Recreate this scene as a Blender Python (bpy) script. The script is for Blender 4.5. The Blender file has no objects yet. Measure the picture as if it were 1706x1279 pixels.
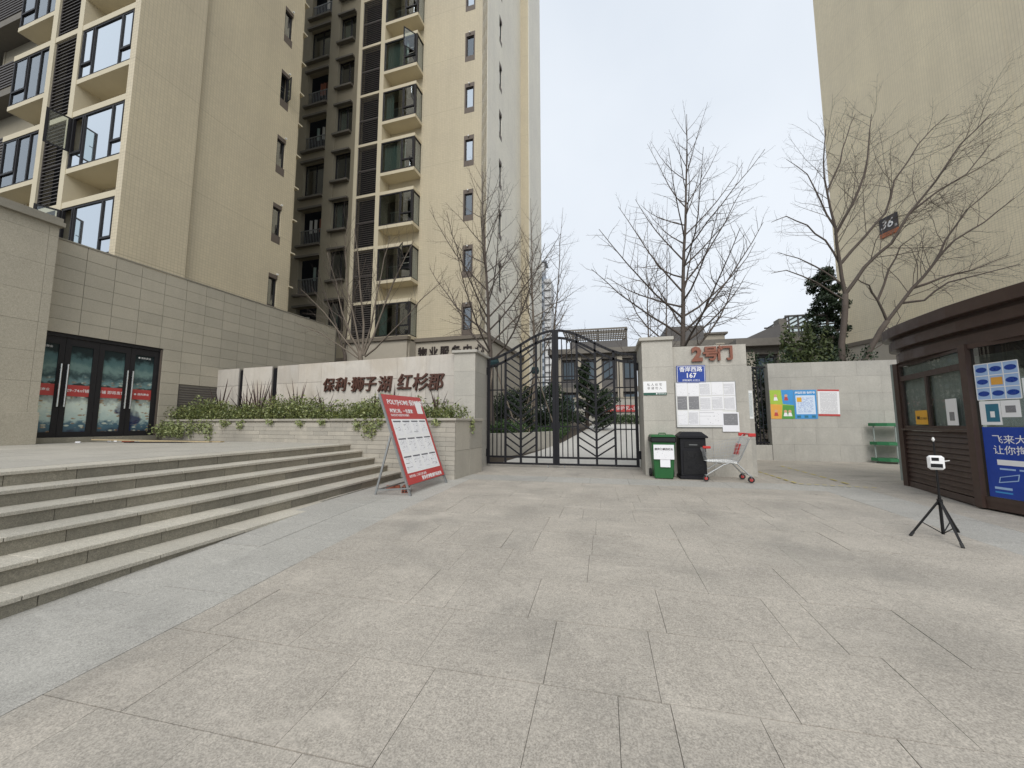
import bpy, bmesh, math, random
import numpy as np
from mathutils import Vector, Matrix
R = math.radians
scene = bpy.context.scene
col = scene.collection
random.seed(7)

# ------------------------------------------------------------------ camera
F_PX, CX, CY, HZ, EYE = 650.0, 853.0, 639.5, 705.0, 1.2
PITCH = math.atan((HZ - CY) / F_PX)
YAW = R(13.18)
cam = bpy.data.cameras.new('camera')
cam.sensor_fit = 'HORIZONTAL'
cam.sensor_width = 36.0
cam.lens = 36.0 * F_PX / 1706.0
cam.clip_start = 0.05
cam.clip_end = 2000
cam_o = bpy.data.objects.new('camera', cam)
col.objects.link(cam_o)
cam_o.location = (0, 0, EYE)
cam_o.rotation_euler = (R(90) + PITCH, 0, YAW)
scene.camera = cam_o

# ------------------------------------------------------------------ sky, sun, exposure
SUN_EL, SUN_AZ = 40.0, 171.0      # azimuth clockwise from +Y
world = bpy.data.worlds.new('World')
scene.world = world
world.use_nodes = True
nt = world.node_tree
bg = nt.nodes['Background']
sky = nt.nodes.new('ShaderNodeTexSky')
sky.sky_type = 'NISHITA'
sky.sun_disc = False
sky.sun_elevation = R(SUN_EL)
sky.sun_rotation = R(SUN_AZ)
sky.air_density = 1.0
sky.dust_density = 4.0
sky.ozone_density = 1.0
hsv = nt.nodes.new('ShaderNodeHueSaturation')
hsv.inputs['Saturation'].default_value = 0.22
nt.links.new(sky.outputs[0], hsv.inputs['Color'])
# even cloud deck: the clear sky is mostly veiled by grey-white cloud
tc = nt.nodes.new('ShaderNodeTexCoord')
cn = nt.nodes.new('ShaderNodeTexNoise')
cn.inputs['Scale'].default_value = 1.1
cn.inputs['Detail'].default_value = 5
nt.links.new(tc.outputs['Generated'], cn.inputs['Vector'])
cr = nt.nodes.new('ShaderNodeValToRGB')
cr.color_ramp.elements[0].position = 0.3
cr.color_ramp.elements[0].color = (4.8, 5.35, 6.1, 1)
cr.color_ramp.elements[1].position = 0.75
cr.color_ramp.elements[1].color = (6.6, 7.0, 7.5, 1)
nt.links.new(cn.outputs['Fac'], cr.inputs['Fac'])
mx = nt.nodes.new('ShaderNodeMixRGB')
mx.inputs['Fac'].default_value = 0.93
nt.links.new(hsv.outputs[0], mx.inputs['Color1'])
nt.links.new(cr.outputs['Color'], mx.inputs['Color2'])
nt.links.new(mx.outputs[0], bg.inputs['Color'])
bg.inputs['Strength'].default_value = 0.1

sun = bpy.data.lights.new('sun', 'SUN')
sun.energy = 1.5
sun.angle = R(40)
sun.color = (1.0, 0.96, 0.9)
sun_o = bpy.data.objects.new('sun', sun)
col.objects.link(sun_o)
d = Vector((math.sin(R(SUN_AZ)) * math.cos(R(SUN_EL)), math.cos(R(SUN_AZ)) * math.cos(R(SUN_EL)), math.sin(R(SUN_EL))))
sun_o.rotation_euler = (-d).to_track_quat('-Z', 'Y').to_euler()
sun_o.location = d * 60
scene.view_settings.view_transform = 'Standard'
scene.view_settings.look = 'None'
scene.view_settings.exposure = 0.5
scene.view_settings.gamma = 1.0
scene.view_settings.use_curve_mapping = False
scene.cycles.use_denoising = True
scene.cycles.max_bounces = 6
scene.cycles.transparent_max_bounces = 12

# ------------------------------------------------------------------ pixel -> direction helpers
def pray(px, py):
    x, u = px - CX, -(py - CY)
    fy = F_PX * math.cos(PITCH) - u * math.sin(PITCH)
    fz = F_PX * math.sin(PITCH) + u * math.cos(PITCH)
    return Vector((x * math.cos(YAW) - fy * math.sin(YAW), x * math.sin(YAW) + fy * math.cos(YAW), fz))
def at_y(px, py, Y):
    r = pray(px, py)
    return Vector((0, 0, EYE)) + r * (Y / r.y)
def at_z(px, py, z):
    r = pray(px, py)
    return Vector((0, 0, EYE)) + r * ((z - EYE) / r.z)

# ------------------------------------------------------------------ materials
MATS = {}
def _mat(name):
    m = bpy.data.materials.new(name)
    m.use_nodes = True
    n = m.node_tree
    return m, n, n.nodes['Principled BSDF']
def N(n, t, **kw):
    x = n.nodes.new(t)
    for k, v in kw.items():
        x.inputs[k].default_value = v
    return x
def pos(n):
    return n.nodes.new('ShaderNodeNewGeometry').outputs['Position']
def mixc(n, fac, a, b, blend='MIX'):
    m = n.nodes.new('ShaderNodeMixRGB')
    m.blend_type = blend
    for s, v in ((m.inputs[0], fac), (m.inputs[1], a), (m.inputs[2], b)):
        if hasattr(v, 'links') or isinstance(v, bpy.types.NodeSocket):
            n.links.new(v, s)
        elif isinstance(v, (int, float)):
            s.default_value = v
        else:
            s.default_value = (v[0], v[1], v[2], 1)
    return m.outputs[0]
def ramp(n, fac, p0, p1, c0=(0, 0, 0), c1=(1, 1, 1)):
    r = n.nodes.new('ShaderNodeValToRGB')
    r.color_ramp.elements[0].position = p0
    r.color_ramp.elements[1].position = p1
    r.color_ramp.elements[0].color = (*c0, 1)
    r.color_ramp.elements[1].color = (*c1, 1)
    n.links.new(fac, r.inputs[0])
    return r.outputs[0]
def noise(n, vec, scale, detail=4, rough=0.6, dist=0.0):
    x = N(n, 'ShaderNodeTexNoise', Scale=scale, Detail=detail, Roughness=rough, Distortion=dist)
    n.links.new(vec, x.inputs['Vector'])
    return x.outputs['Fac']
def scaled(n, vec, s):
    m = n.nodes.new('ShaderNodeMapping')
    m.inputs['Scale'].default_value = s
    n.links.new(vec, m.inputs['Vector'])
    return m.outputs[0]
def bump(n, b, h, strength, dist=0.01):
    x = N(n, 'ShaderNodeBump', Strength=strength, Distance=dist)
    n.links.new(h, x.inputs['Height'])
    n.links.new(x.outputs[0], b.inputs['Normal'])
def stone(name, c, vary=0.25, speck=0.35, speck_scale=160, stain=0.35, stain_col=None, rough=0.75, obj_rand=0.12, bstr=0.15, streak=0.0):
    """speckled stone with large soft stains, tone differing from piece to piece"""
    m, n, b = _mat(name)
    p = pos(n)
    base = mixc(n, noise(n, p, 1.3, 5), [x * (1 - vary) for x in c], [min(1, x * (1 + vary)) for x in c])
    if obj_rand:
        oi = n.nodes.new('ShaderNodeObjectInfo')
        base = mixc(n, 1.0, base, ramp(n, oi.outputs['Random'], 0, 1, (1 - obj_rand,) * 3, (1 + obj_rand, 1 + obj_rand * .9, 1 + obj_rand * .75)), 'MULTIPLY')
    if speck:
        s1 = noise(n, p, speck_scale, 3, 0.75)
        base = mixc(n, 1.0, base, ramp(n, s1, 0.36, 0.64, (1 - speck,) * 3, (1 + speck,) * 3), 'MULTIPLY')
        s2 = noise(n, p, speck_scale * 0.3, 4, 0.8)
        base = mixc(n, 1.0, base, ramp(n, s2, 0.3, 0.7, (1 - speck * .65,) * 3, (1 + speck * .65,) * 3), 'MULTIPLY')
    if stain:
        st = noise(n, p, 0.75, 7, 0.62, 0.6)
        sc_ = stain_col or [x * 0.55 for x in c]
        base = mixc(n, ramp(n, st, 0.5, 0.8, (0, 0, 0), (stain,) * 3), base, sc_)
        st2 = noise(n, p, 2.7, 5, 0.6, 1.0)
        base = mixc(n, ramp(n, st2, 0.55, 0.8, (0, 0, 0), (stain * .6,) * 3), base, [min(1, x * 1.35) for x in c])
    if name.startswith('slab_') or name == 'terrace':
        vv = N(n, 'ShaderNodeTexVoronoi', Scale=2.6); n.links.new(scaled(n, p, (1, 1, 0.0)), vv.inputs['Vector'])
        gum = ramp(n, vv.outputs['Distance'], 0.03, 0.055, (.55,) * 3, (0, 0, 0))
        base = mixc(n, mixc(n, 1.0, gum, ramp(n, vv.outputs['Color'], .5, .55), 'MULTIPLY'), base, [x * 0.45 for x in c])
        sm = noise(n, scaled(n, p, (.6, 2.2, 1)), 0.9, 6, 0.7, 1.5)
        base = mixc(n, ramp(n, sm, 0.56, 0.72, (0, 0, 0), (0.42,) * 3), base, [min(1, x * 1.5) for x in c])
    if streak:
        sv = noise(n, scaled(n, p, (5, 5, 0.35)), 1.0, 6, 0.7)
        base = mixc(n, ramp(n, sv, 0.5, 0.75, (0, 0, 0), (streak,) * 3), base, [x * 0.5 for x in c])
    n.links.new(base, b.inputs['Base Color'])
    b.inputs['Roughness'].default_value = rough
    bump(n, b, noise(n, p, speck_scale * 0.8, 3), bstr, 0.004)
    MATS[name] = m
    return m
def plain(name, c, rough=0.6, metal=0.0, vary=0.12, scale=6, spec=0.5, bstr=0.0, coat=0.0):
    m, n, b = _mat(name)
    p = pos(n)
    base = mixc(n, noise(n, p, scale, 4), [x * (1 - vary) for x in c], [min(1, x * (1 + vary)) for x in c])
    n.links.new(base, b.inputs['Base Color'])
    rr = ramp(n, noise(n, p, scale * 1.7, 4), 0.2, 0.8, (max(0, rough - .1),) * 3, (min(1, rough + .12),) * 3)
    n.links.new(rr, b.inputs['Roughness'])
    b.inputs['Metallic'].default_value = metal
    b.inputs['Specular IOR Level'].default_value = spec
    if coat:
        b.inputs['Coat Weight'].default_value = coat
    if bstr:
        bump(n, b, noise(n, p, scale * 12, 3), bstr, 0.003)
    MATS[name] = m
    return m
def facade(name, c):
    """small ceramic strip tiles, far too fine to pick apart"""
    m, n, b = _mat(name)
    tcn = n.nodes.new('ShaderNodeTexCoord')
    p = tcn.outputs['Object']
    sep = n.nodes.new('ShaderNodeSeparateXYZ')
    n.links.new(p, sep.inputs[0])
    add = n.nodes.new('ShaderNodeMath'); add.operation = 'ADD'
    n.links.new(sep.outputs[0], add.inputs[0]); n.links.new(sep.outputs[1], add.inputs[1])
    cb = n.nodes.new('ShaderNodeCombineXYZ')
    n.links.new(add.outputs[0], cb.inputs[0]); n.links.new(sep.outputs[2], cb.inputs[1])
    br = n.nodes.new('ShaderNodeTexBrick')
    br.offset = 0.0
    n.links.new(cb.outputs[0], br.inputs['Vector'])
    br.inputs['Scale'].default_value = 1.0
    br.inputs['Mortar Size'].default_value = 0.006
    br.inputs['Mortar Smooth'].default_value = 0.6
    br.inputs['Brick Width'].default_value = 0.095
    br.inputs['Row Height'].default_value = 0.095
    br.inputs['Color1'].default_value = (*[x * 1.03 for x in c], 1)
    br.inputs['Color2'].default_value = (*[x * 0.96 for x in c], 1)
    br.inputs['Mortar'].default_value = (*[x * 0.72 for x in c], 1)
    w = noise(n, scaled(n, p, (1.5, 1.5, 0.12)), 1.2, 6, 0.6)
    base = mixc(n, ramp(n, w, 0.42, 0.8, (0, 0, 0), (0.34,) * 3), br.outputs['Color'], [x * 0.7 for x in c])
    dv = n.nodes.new('ShaderNodeMath'); dv.operation = 'DIVIDE'; n.links.new(sep.outputs[2], dv.inputs[0]); dv.inputs[1].default_value = 2.9
    fc = n.nodes.new('ShaderNodeMath'); fc.operation = 'FRACT'; n.links.new(dv.outputs[0], fc.inputs[0])
    lt2 = n.nodes.new('ShaderNodeMath'); lt2.operation = 'LESS_THAN'; n.links.new(fc.outputs[0], lt2.inputs[0]); lt2.inputs[1].default_value = 0.007
    ml = n.nodes.new('ShaderNodeMath'); ml.operation = 'MULTIPLY'; n.links.new(lt2.outputs[0], ml.inputs[0]); ml.inputs[1].default_value = 0.45
    base = mixc(n, ml.outputs[0], base, [x * 0.55 for x in c])
    w2 = noise(n, p, 0.35, 4, 0.5)
    base = mixc(n, 1.0, base, ramp(n, w2, 0.25, 0.75, (.93, .93, .94), (1.06, 1.06, 1.04)), 'MULTIPLY')
    n.links.new(base, b.inputs['Base Color'])
    b.inputs['Roughness'].default_value = 0.55
    inv = n.nodes.new('ShaderNodeMath'); inv.operation = 'SUBTRACT'; inv.inputs[0].default_value = 1
    n.links.new(br.outputs['Fac'], inv.inputs[1])
    bump(n, b, inv.outputs[0], 0.5, 0.006)
    MATS[name] = m
    return m
def glass(name, tint=(0.5, 0.55, 0.55), refl=0.25, rough=0.0):
    m, n, b = _mat(name)
    out = n.nodes['Material Output']
    n.nodes.remove(b)
    tr = N(n, 'ShaderNodeBsdfTransparent', Color=(*tint, 1))
    gl = N(n, 'ShaderNodeBsdfGlossy', Color=(0.9, 0.95, 0.98, 1), Roughness=rough)
    fr = N(n, 'ShaderNodeFresnel', IOR=1.5)
    ma = n.nodes.new('ShaderNodeMath'); ma.operation = 'ADD'; ma.inputs[1].default_value = refl; ma.use_clamp = True
    n.links.new(fr.outputs[0], ma.inputs[0])
    gm = n.nodes.new('ShaderNodeNewGeometry')
    fb = n.nodes.new('ShaderNodeMath'); fb.operation = 'SUBTRACT'; fb.inputs[0].default_value = 1; n.links.new(gm.outputs['Backfacing'], fb.inputs[1])
    fm = n.nodes.new('ShaderNodeMath'); fm.operation = 'MULTIPLY'; n.links.new(fb.outputs[0], fm.inputs[0]); n.links.new(ma.outputs[0], fm.inputs[1])
    ms = n.nodes.new('ShaderNodeMixShader')
    n.links.new(fm.outputs[0], ms.inputs[0]); n.links.new(tr.outputs[0], ms.inputs[1]); n.links.new(gl.outputs[0], ms.inputs[2])
    bn = N(n, 'ShaderNodeBump', Strength=0.012, Distance=0.02)
    n.links.new(noise(n, pos(n), 1.1, 2), bn.inputs['Height'])
    n.links.new(bn.outputs[0], gl.inputs['Normal'])
    n.links.new(ms.outputs[0], out.inputs['Surface'])
    MATS[name] = m
    return m
def leafy(name, c1, c2):
    m, n, b = _mat(name)
    p = pos(n)
    base = mixc(n, ramp(n, noise(n, p, 9, 3), 0.35, 0.65), c1, c2)
    base = mixc(n, 1.0, base, ramp(n, noise(n, p, 60, 2), 0.3, 0.7, (.6, .6, .6), (1.35, 1.35, 1.35)), 'MULTIPLY')
    n.links.new(base, b.inputs['Base Color'])
    b.inputs['Roughness'].default_value = 0.5
    b.inputs['Subsurface Weight'].default_value = 0.0
    MATS[name] = m
    return m
def printed(name, paper=(0.8, 0.8, 0.82), ink=(0.12, 0.12, 0.14), lines=26, dens=0.5, head=0.0):
    """sheet with rows of fine print: stripes broken into words, in the sheet's own coordinates"""
    m, n, b = _mat(name)
    tcn = n.nodes.new('ShaderNodeTexCoord')
    sep = n.nodes.new('ShaderNodeSeparateXYZ')
    n.links.new(tcn.outputs['Generated'], sep.inputs[0])
    def M(op, a, bb=0.5):
        x = n.nodes.new('ShaderNodeMath'); x.operation = op
        for s, v in ((x.inputs[0], a), (x.inputs[1], bb)):
            if isinstance(v, (int, float)): s.default_value = v
            else: n.links.new(v, s)
        return x.outputs[0]
    mxx = M('MAXIMUM', sep.outputs[0], sep.outputs[1])
    u, z = mxx, sep.outputs[2]
    row = M('MULTIPLY', z, lines)
    fr = M('FRACT', row)
    fl = M('FLOOR', row)
    on = M('GREATER_THAN', fr, 0.5)
    cb = n.nodes.new('ShaderNodeCombineXYZ')
    n.links.new(M('MULTIPLY', u, 22.0), cb.inputs[0]); n.links.new(M('MULTIPLY', fl, 7.31), cb.inputs[1])
    oi = n.nodes.new('ShaderNodeObjectInfo')
    n.links.new(M('MULTIPLY', oi.outputs['Random'], 50.0), cb.inputs[2])
    w = noise(n, cb.outputs[0], 1.0, 2, 0.5)
    on = M('MULTIPLY', on, M('LESS_THAN', w, dens))
    for a, t in ((u, 0.1), (z, 0.08)):
        on = M('MULTIPLY', on, M('GREATER_THAN', a, t))
    for a, t in ((u, 0.9), (z, 0.9)):
        on = M('MULTIPLY', on, M('LESS_THAN', a, t))
    c = mixc(n, M('MULTIPLY', on, 0.75), paper, ink)
    if head:
        h = M('MULTIPLY', M('GREATER_THAN', z, head), M('GREATER_THAN', u, 0.0))
        c = mixc(n, h, c, ink)
    n.links.new(c, b.inputs['Base Color'])
    b.inputs['Roughness'].default_value = 0.6
    MATS[name] = m
    return m

stone('slab_beige', (0.392, 0.359, 0.312), vary=0.32, speck=0.3, speck_scale=110, stain=0.75, stain_col=(0.21, 0.2, 0.178), obj_rand=0.03)
stone('slab_grey', (0.385, 0.374, 0.345), vary=0.16, speck=0.30, speck_scale=130, stain=0.45, obj_rand=0.06)
stone('slab_bed', (0.2, 0.19, 0.165), vary=0.6, speck=0.4, speck_scale=20, stain=0.9, stain_col=(0.03, 0.028, 0.024), obj_rand=0)
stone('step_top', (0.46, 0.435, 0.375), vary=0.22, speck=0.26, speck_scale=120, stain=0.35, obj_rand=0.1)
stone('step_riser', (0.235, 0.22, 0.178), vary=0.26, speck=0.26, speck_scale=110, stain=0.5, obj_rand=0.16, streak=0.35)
stone('terrace', (0.42, 0.40, 0.355), vary=0.14, speck=0.22, stain=0.3, obj_rand=0.05)
stone('clad', (0.43, 0.395, 0.32), vary=0.10, speck=0.16, speck_scale=150, stain=0.22, obj_rand=0.05, streak=0.12)
stone('pier_stone', (0.42, 0.385, 0.31), vary=0.10, speck=0.2, speck_scale=90, stain=0.25, obj_rand=0.03)
stone('coping', (0.27, 0.25, 0.205), speck=0.15, stain=0.3, obj_rand=0.05)
stone('joint', (0.18, 0.165, 0.14), speck=0.1, stain=0.2, obj_rand=0)
stone('sign_stone', (0.55, 0.515, 0.465), vary=0.14, speck=0.1, stain=0.6, stain_col=(0.36, 0.28, 0.18), obj_rand=0.1, streak=0.3)
stone('planter_stone', (0.39, 0.365, 0.315), vary=0.14, speck=0.15, stain=0.35, obj_rand=0.12, streak=0.25)
stone('concrete', (0.405, 0.392, 0.355), vary=0.18, speck=0.12, speck_scale=70, stain=0.6, stain_col=(0.27, 0.26, 0.24), obj_rand=0.04, streak=0.25)
stone('pillar_stone', (0.44, 0.42, 0.372), vary=0.14, speck=0.12, speck_scale=90, stain=0.42, obj_rand=0.06, streak=0.25)
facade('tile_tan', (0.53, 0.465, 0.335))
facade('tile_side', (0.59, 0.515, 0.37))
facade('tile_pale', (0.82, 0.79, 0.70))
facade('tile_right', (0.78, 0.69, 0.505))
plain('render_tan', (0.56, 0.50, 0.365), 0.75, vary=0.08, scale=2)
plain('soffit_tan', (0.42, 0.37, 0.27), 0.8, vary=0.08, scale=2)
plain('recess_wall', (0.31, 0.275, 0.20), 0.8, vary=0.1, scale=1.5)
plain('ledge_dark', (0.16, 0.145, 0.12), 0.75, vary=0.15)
plain('surround', (0.12, 0.095, 0.078), 0.6)
plain('frame_dark', (0.022, 0.021, 0.023), 0.5, vary=0.2, spec=0.25)
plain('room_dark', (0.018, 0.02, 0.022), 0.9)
plain('slat_dark', (0.085, 0.075, 0.07), 0.55)
plain('curtain_green', (0.24, 0.31, 0.28), 0.9, scale=20)
plain('curtain_pale', (0.5, 0.5, 0.47), 0.9, scale=20)
plain('annex_stone', (0.44, 0.40, 0.33), 0.7, vary=0.08)
plain('cornice', (0.17, 0.145, 0.115), 0.7, vary=0.15)
plain('white_metal', (0.75, 0.75, 0.73), 0.5)
plain('steel', (0.62, 0.62, 0.6), 0.28, metal=0.9)
plain('chrome', (0.42, 0.43, 0.43), 0.42, metal=0.7)
plain('galv', (0.3, 0.31, 0.31), 0.45, metal=0.6, vary=0.2)
plain('iron_black', (0.008, 0.008, 0.011), 0.5, vary=0.3, scale=14, spec=0.3)
plain('letter_brown', (0.085, 0.036, 0.025), 0.5, vary=0.25, scale=12)
plain('letter_dark', (0.03, 0.02, 0.018), 0.5)
plain('letter_red', (0.22, 0.075, 0.042), 0.5, vary=0.2, scale=14)
plain('red_paint', (0.47, 0.06, 0.055), 0.45, vary=0.06)
plain('red_plastic', (0.5, 0.035, 0.03), 0.35)
plain('white_print', (0.82, 0.82, 0.82), 0.55, vary=0.03)
plain('paper_plain', (0.8, 0.8, 0.83), 0.6, vary=0.03)
plain('blue_sign', (0.012, 0.05, 0.3), 0.3, vary=0.08)
plain('sign_black', (0.02, 0.018, 0.025), 0.35)
plain('sign_orange', (0.42, 0.13, 0.05), 0.5)
plain('dark_green', (0.015, 0.09, 0.06), 0.4)
plain('bin_green', (0.014, 0.105, 0.027), 0.38, vary=0.15, scale=10)
plain('rubber', (0.02, 0.02, 0.02), 0.7)
plain('plastic_black', (0.008, 0.008, 0.009), 0.4, spec=0.35)
plain('kiosk_brown', (0.06, 0.036, 0.028), 0.45, vary=0.25, scale=5, coat=0.1)
plain('kiosk_trim', (0.26, 0.3, 0.28), 0.4)
plain('kiosk_in', (0.22, 0.21, 0.19), 0.8)
plain('reflection_grey', (0.42, 0.43, 0.42), 0.8)  # pale grey reflection painted on the panel added behind the kiosk glass
plain('shelf_green', (0.03, 0.17, 0.07), 0.5)
plain('poster_blue', (0.012, 0.05, 0.33), 0.35, vary=0.25, scale=3)
plain('poster_light', (0.35, 0.5, 0.75), 0.45)
plain('poster_sky', (0.05, 0.28, 0.62), 0.5, vary=0.15)
plain('poster_lime', (0.36, 0.52, 0.06), 0.5)
plain('poster_green', (0.09, 0.3, 0.05), 0.5)
plain('poster_orange', (0.72, 0.36, 0.06), 0.5)
plain('sticker_yellow', (0.72, 0.38, 0.03), 0.5)
plain('teal', (0.03, 0.16, 0.24), 0.4)
plain('skin_tone', (0.62, 0.36, 0.22), 0.6)
plain('brick_red', (0.27, 0.085, 0.05), 0.85, vary=0.3, scale=20, bstr=0.3)
plain('timber', (0.45, 0.36, 0.22), 0.7, vary=0.25, scale=12)
plain('bark', (0.09, 0.072, 0.06), 0.85, vary=0.3, scale=14, bstr=0.4)
plain('bark_pale', (0.17, 0.14, 0.11), 0.85, vary=0.3, scale=14, bstr=0.4)
plain('twig', (0.10, 0.08, 0.066), 0.85, vary=0.2)
plain('cloth_green', (0.012, 0.035, 0.04), 0.9)
plain('soil', (0.06, 0.045, 0.03), 0.95)
plain('yellow_line', (0.5, 0.42, 0.12), 0.8, vary=0.3, scale=18)
plain('path_pale', (0.55, 0.535, 0.5), 0.8, vary=0.1, scale=1)
plain('asphalt', (0.12, 0.12, 0.12), 0.9)
plain('house_cream', (0.45, 0.41, 0.34), 0.8)
plain('house_grey', (0.13, 0.125, 0.125), 0.7)
plain('house_slab', (0.2, 0.185, 0.165), 0.8, vary=0.2)
plain('far_tower', (0.33, 0.36, 0.4), 0.7)
plain('far_tower_pale', (0.55, 0.55, 0.54), 0.7)
plain('far_glass', (0.08, 0.11, 0.14), 0.15)
plain('cordyline', (0.075, 0.045, 0.04), 0.5, vary=0.35, scale=12)
leafy('leaf_mid', (0.05, 0.08, 0.02), (0.19, 0.205, 0.06))
leafy('leaf_pale', (0.15, 0.2, 0.07), (0.34, 0.36, 0.16))
leafy('leaf_dark', (0.010, 0.024, 0.010), (0.028, 0.05, 0.018))
leafy('leaf_hedge', (0.022, 0.055, 0.014), (0.06, 0.11, 0.025))
leafy('leaf_olive', (0.05, 0.075, 0.025), (0.10, 0.12, 0.045))
glass('pane', (0.66, 0.7, 0.69), 0.22)
glass('pane_mirror', (0.55, 0.58, 0.58), 0.72)
glass('pane_clear', (0.82, 0.86, 0.85), 0.08)
glass('pane_kiosk', (0.84, 0.87, 0.85), 0.06)
printed('print_notice')
printed('print_dense', ink=(0.3, 0.3, 0.32), lines=34, dens=0.62)
printed('print_few', lines=16, dens=0.35)
printed('print_card', lines=11, dens=0.42, head=0.9)
printed('print_dark', paper=(0.2, 0.2, 0.21), ink=(0.5, 0.5, 0.5), lines=14, dens=0.4)
printed('print_code', paper=(0.78, 0.8, 0.8), ink=(0.05, 0.12, 0.14), lines=30, dens=0.62)
printed('print_blue', paper=(0.62, 0.72, 0.86), ink=(0.1, 0.2, 0.5), lines=22, dens=0.5)

def food_print():
    """photograph of a buffet printed on the door glass, in horizontal layers: dark ceiling, teal wall, shelves, laid table"""
    m, n, b = _mat('door_print')
    p = pos(n)
    sep = n.nodes.new('ShaderNodeSeparateXYZ'); n.links.new(p, sep.inputs[0])
    wob = n.nodes.new('ShaderNodeMath'); wob.operation = 'MULTIPLY_ADD'
    n.links.new(noise(n, p, 6.0, 4), wob.inputs[0]); wob.inputs[1].default_value = 0.4; n.links.new(sep.outputs[2], wob.inputs[2])
    mr = N(n, 'ShaderNodeMapRange'); n.links.new(wob.outputs[0], mr.inputs[0]); mr.inputs[1].default_value = 1.07; mr.inputs[2].default_value = 3.2
    r = n.nodes.new('ShaderNodeValToRGB'); r.color_ramp.interpolation = 'EASE'
    cols = [(0.0, (.02, .02, .035)), (.14, (.05, .09, .12)), (.2, (.27, .33, .32)), (.36, (.38, .42, .39)), (.44, (.18, .2, .19)), (.5, (.012, .014, .015)), (.6, (.02, .025, .025)), (.64, (.10, .16, .17)), (.72, (.03, .05, .055)), (.8, (.10, .15, .145)), (.9, (.05, .09, .095)), (1.0, (.01, .016, .018))]
    e = r.color_ramp.elements
    e[0].position, e[0].color = cols[0][0], (*cols[0][1], 1)
    e[1].position, e[1].color = cols[-1][0], (*cols[-1][1], 1)
    for q, c in cols[1:-1]:
        x = e.new(q); x.color = (*c, 1)
    n.links.new(mr.outputs[0], r.inputs[0])
    v = N(n, 'ShaderNodeTexVoronoi', Scale=6.5); n.links.new(scaled(n, p, (1, 1, 2.2)), v.inputs['Vector'])
    spots = ramp(n, v.outputs['Distance'], 0.26, 0.4, (1, 1, 1), (0, 0, 0))
    low = ramp(n, mr.outputs[0], 0.42, 0.62, (.75,) * 3, (.5,) * 3)
    tone = mixc(n, ramp(n, noise(n, p, 6, 2), 0.45, 0.55), (0.40, 0.42, 0.36), (0.17, 0.085, 0.03))
    c = mixc(n, mixc(n, 1.0, mixc(n, 1.0, spots, low, 'MULTIPLY'), ramp(n, mr.outputs[0], .66, .7, (1, 1, 1), (0, 0, 0)), 'MULTIPLY'), r.outputs[0], tone)
    dk = ramp(n, noise(n, scaled(n, p, (1.2, 1.2, .7)), 1.7, 2), 0.56, 0.6)
    c = mixc(n, mixc(n, 1.0, dk, ramp(n, mr.outputs[0], .3, .42, (.9,) * 3, (0, 0, 0)), 'MULTIPLY'), c, (0.012, 0.014, 0.05))
    c = mixc(n, 1.0, c, (1.7, 1.75, 1.7), 'MULTIPLY')
    n.links.new(c, b.inputs['Base Color'])
    b.inputs['Roughness'].default_value = 0.2
    b.inputs['Specular IOR Level'].default_value = 0.3
    MATS['door_print'] = m
food_print()

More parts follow.
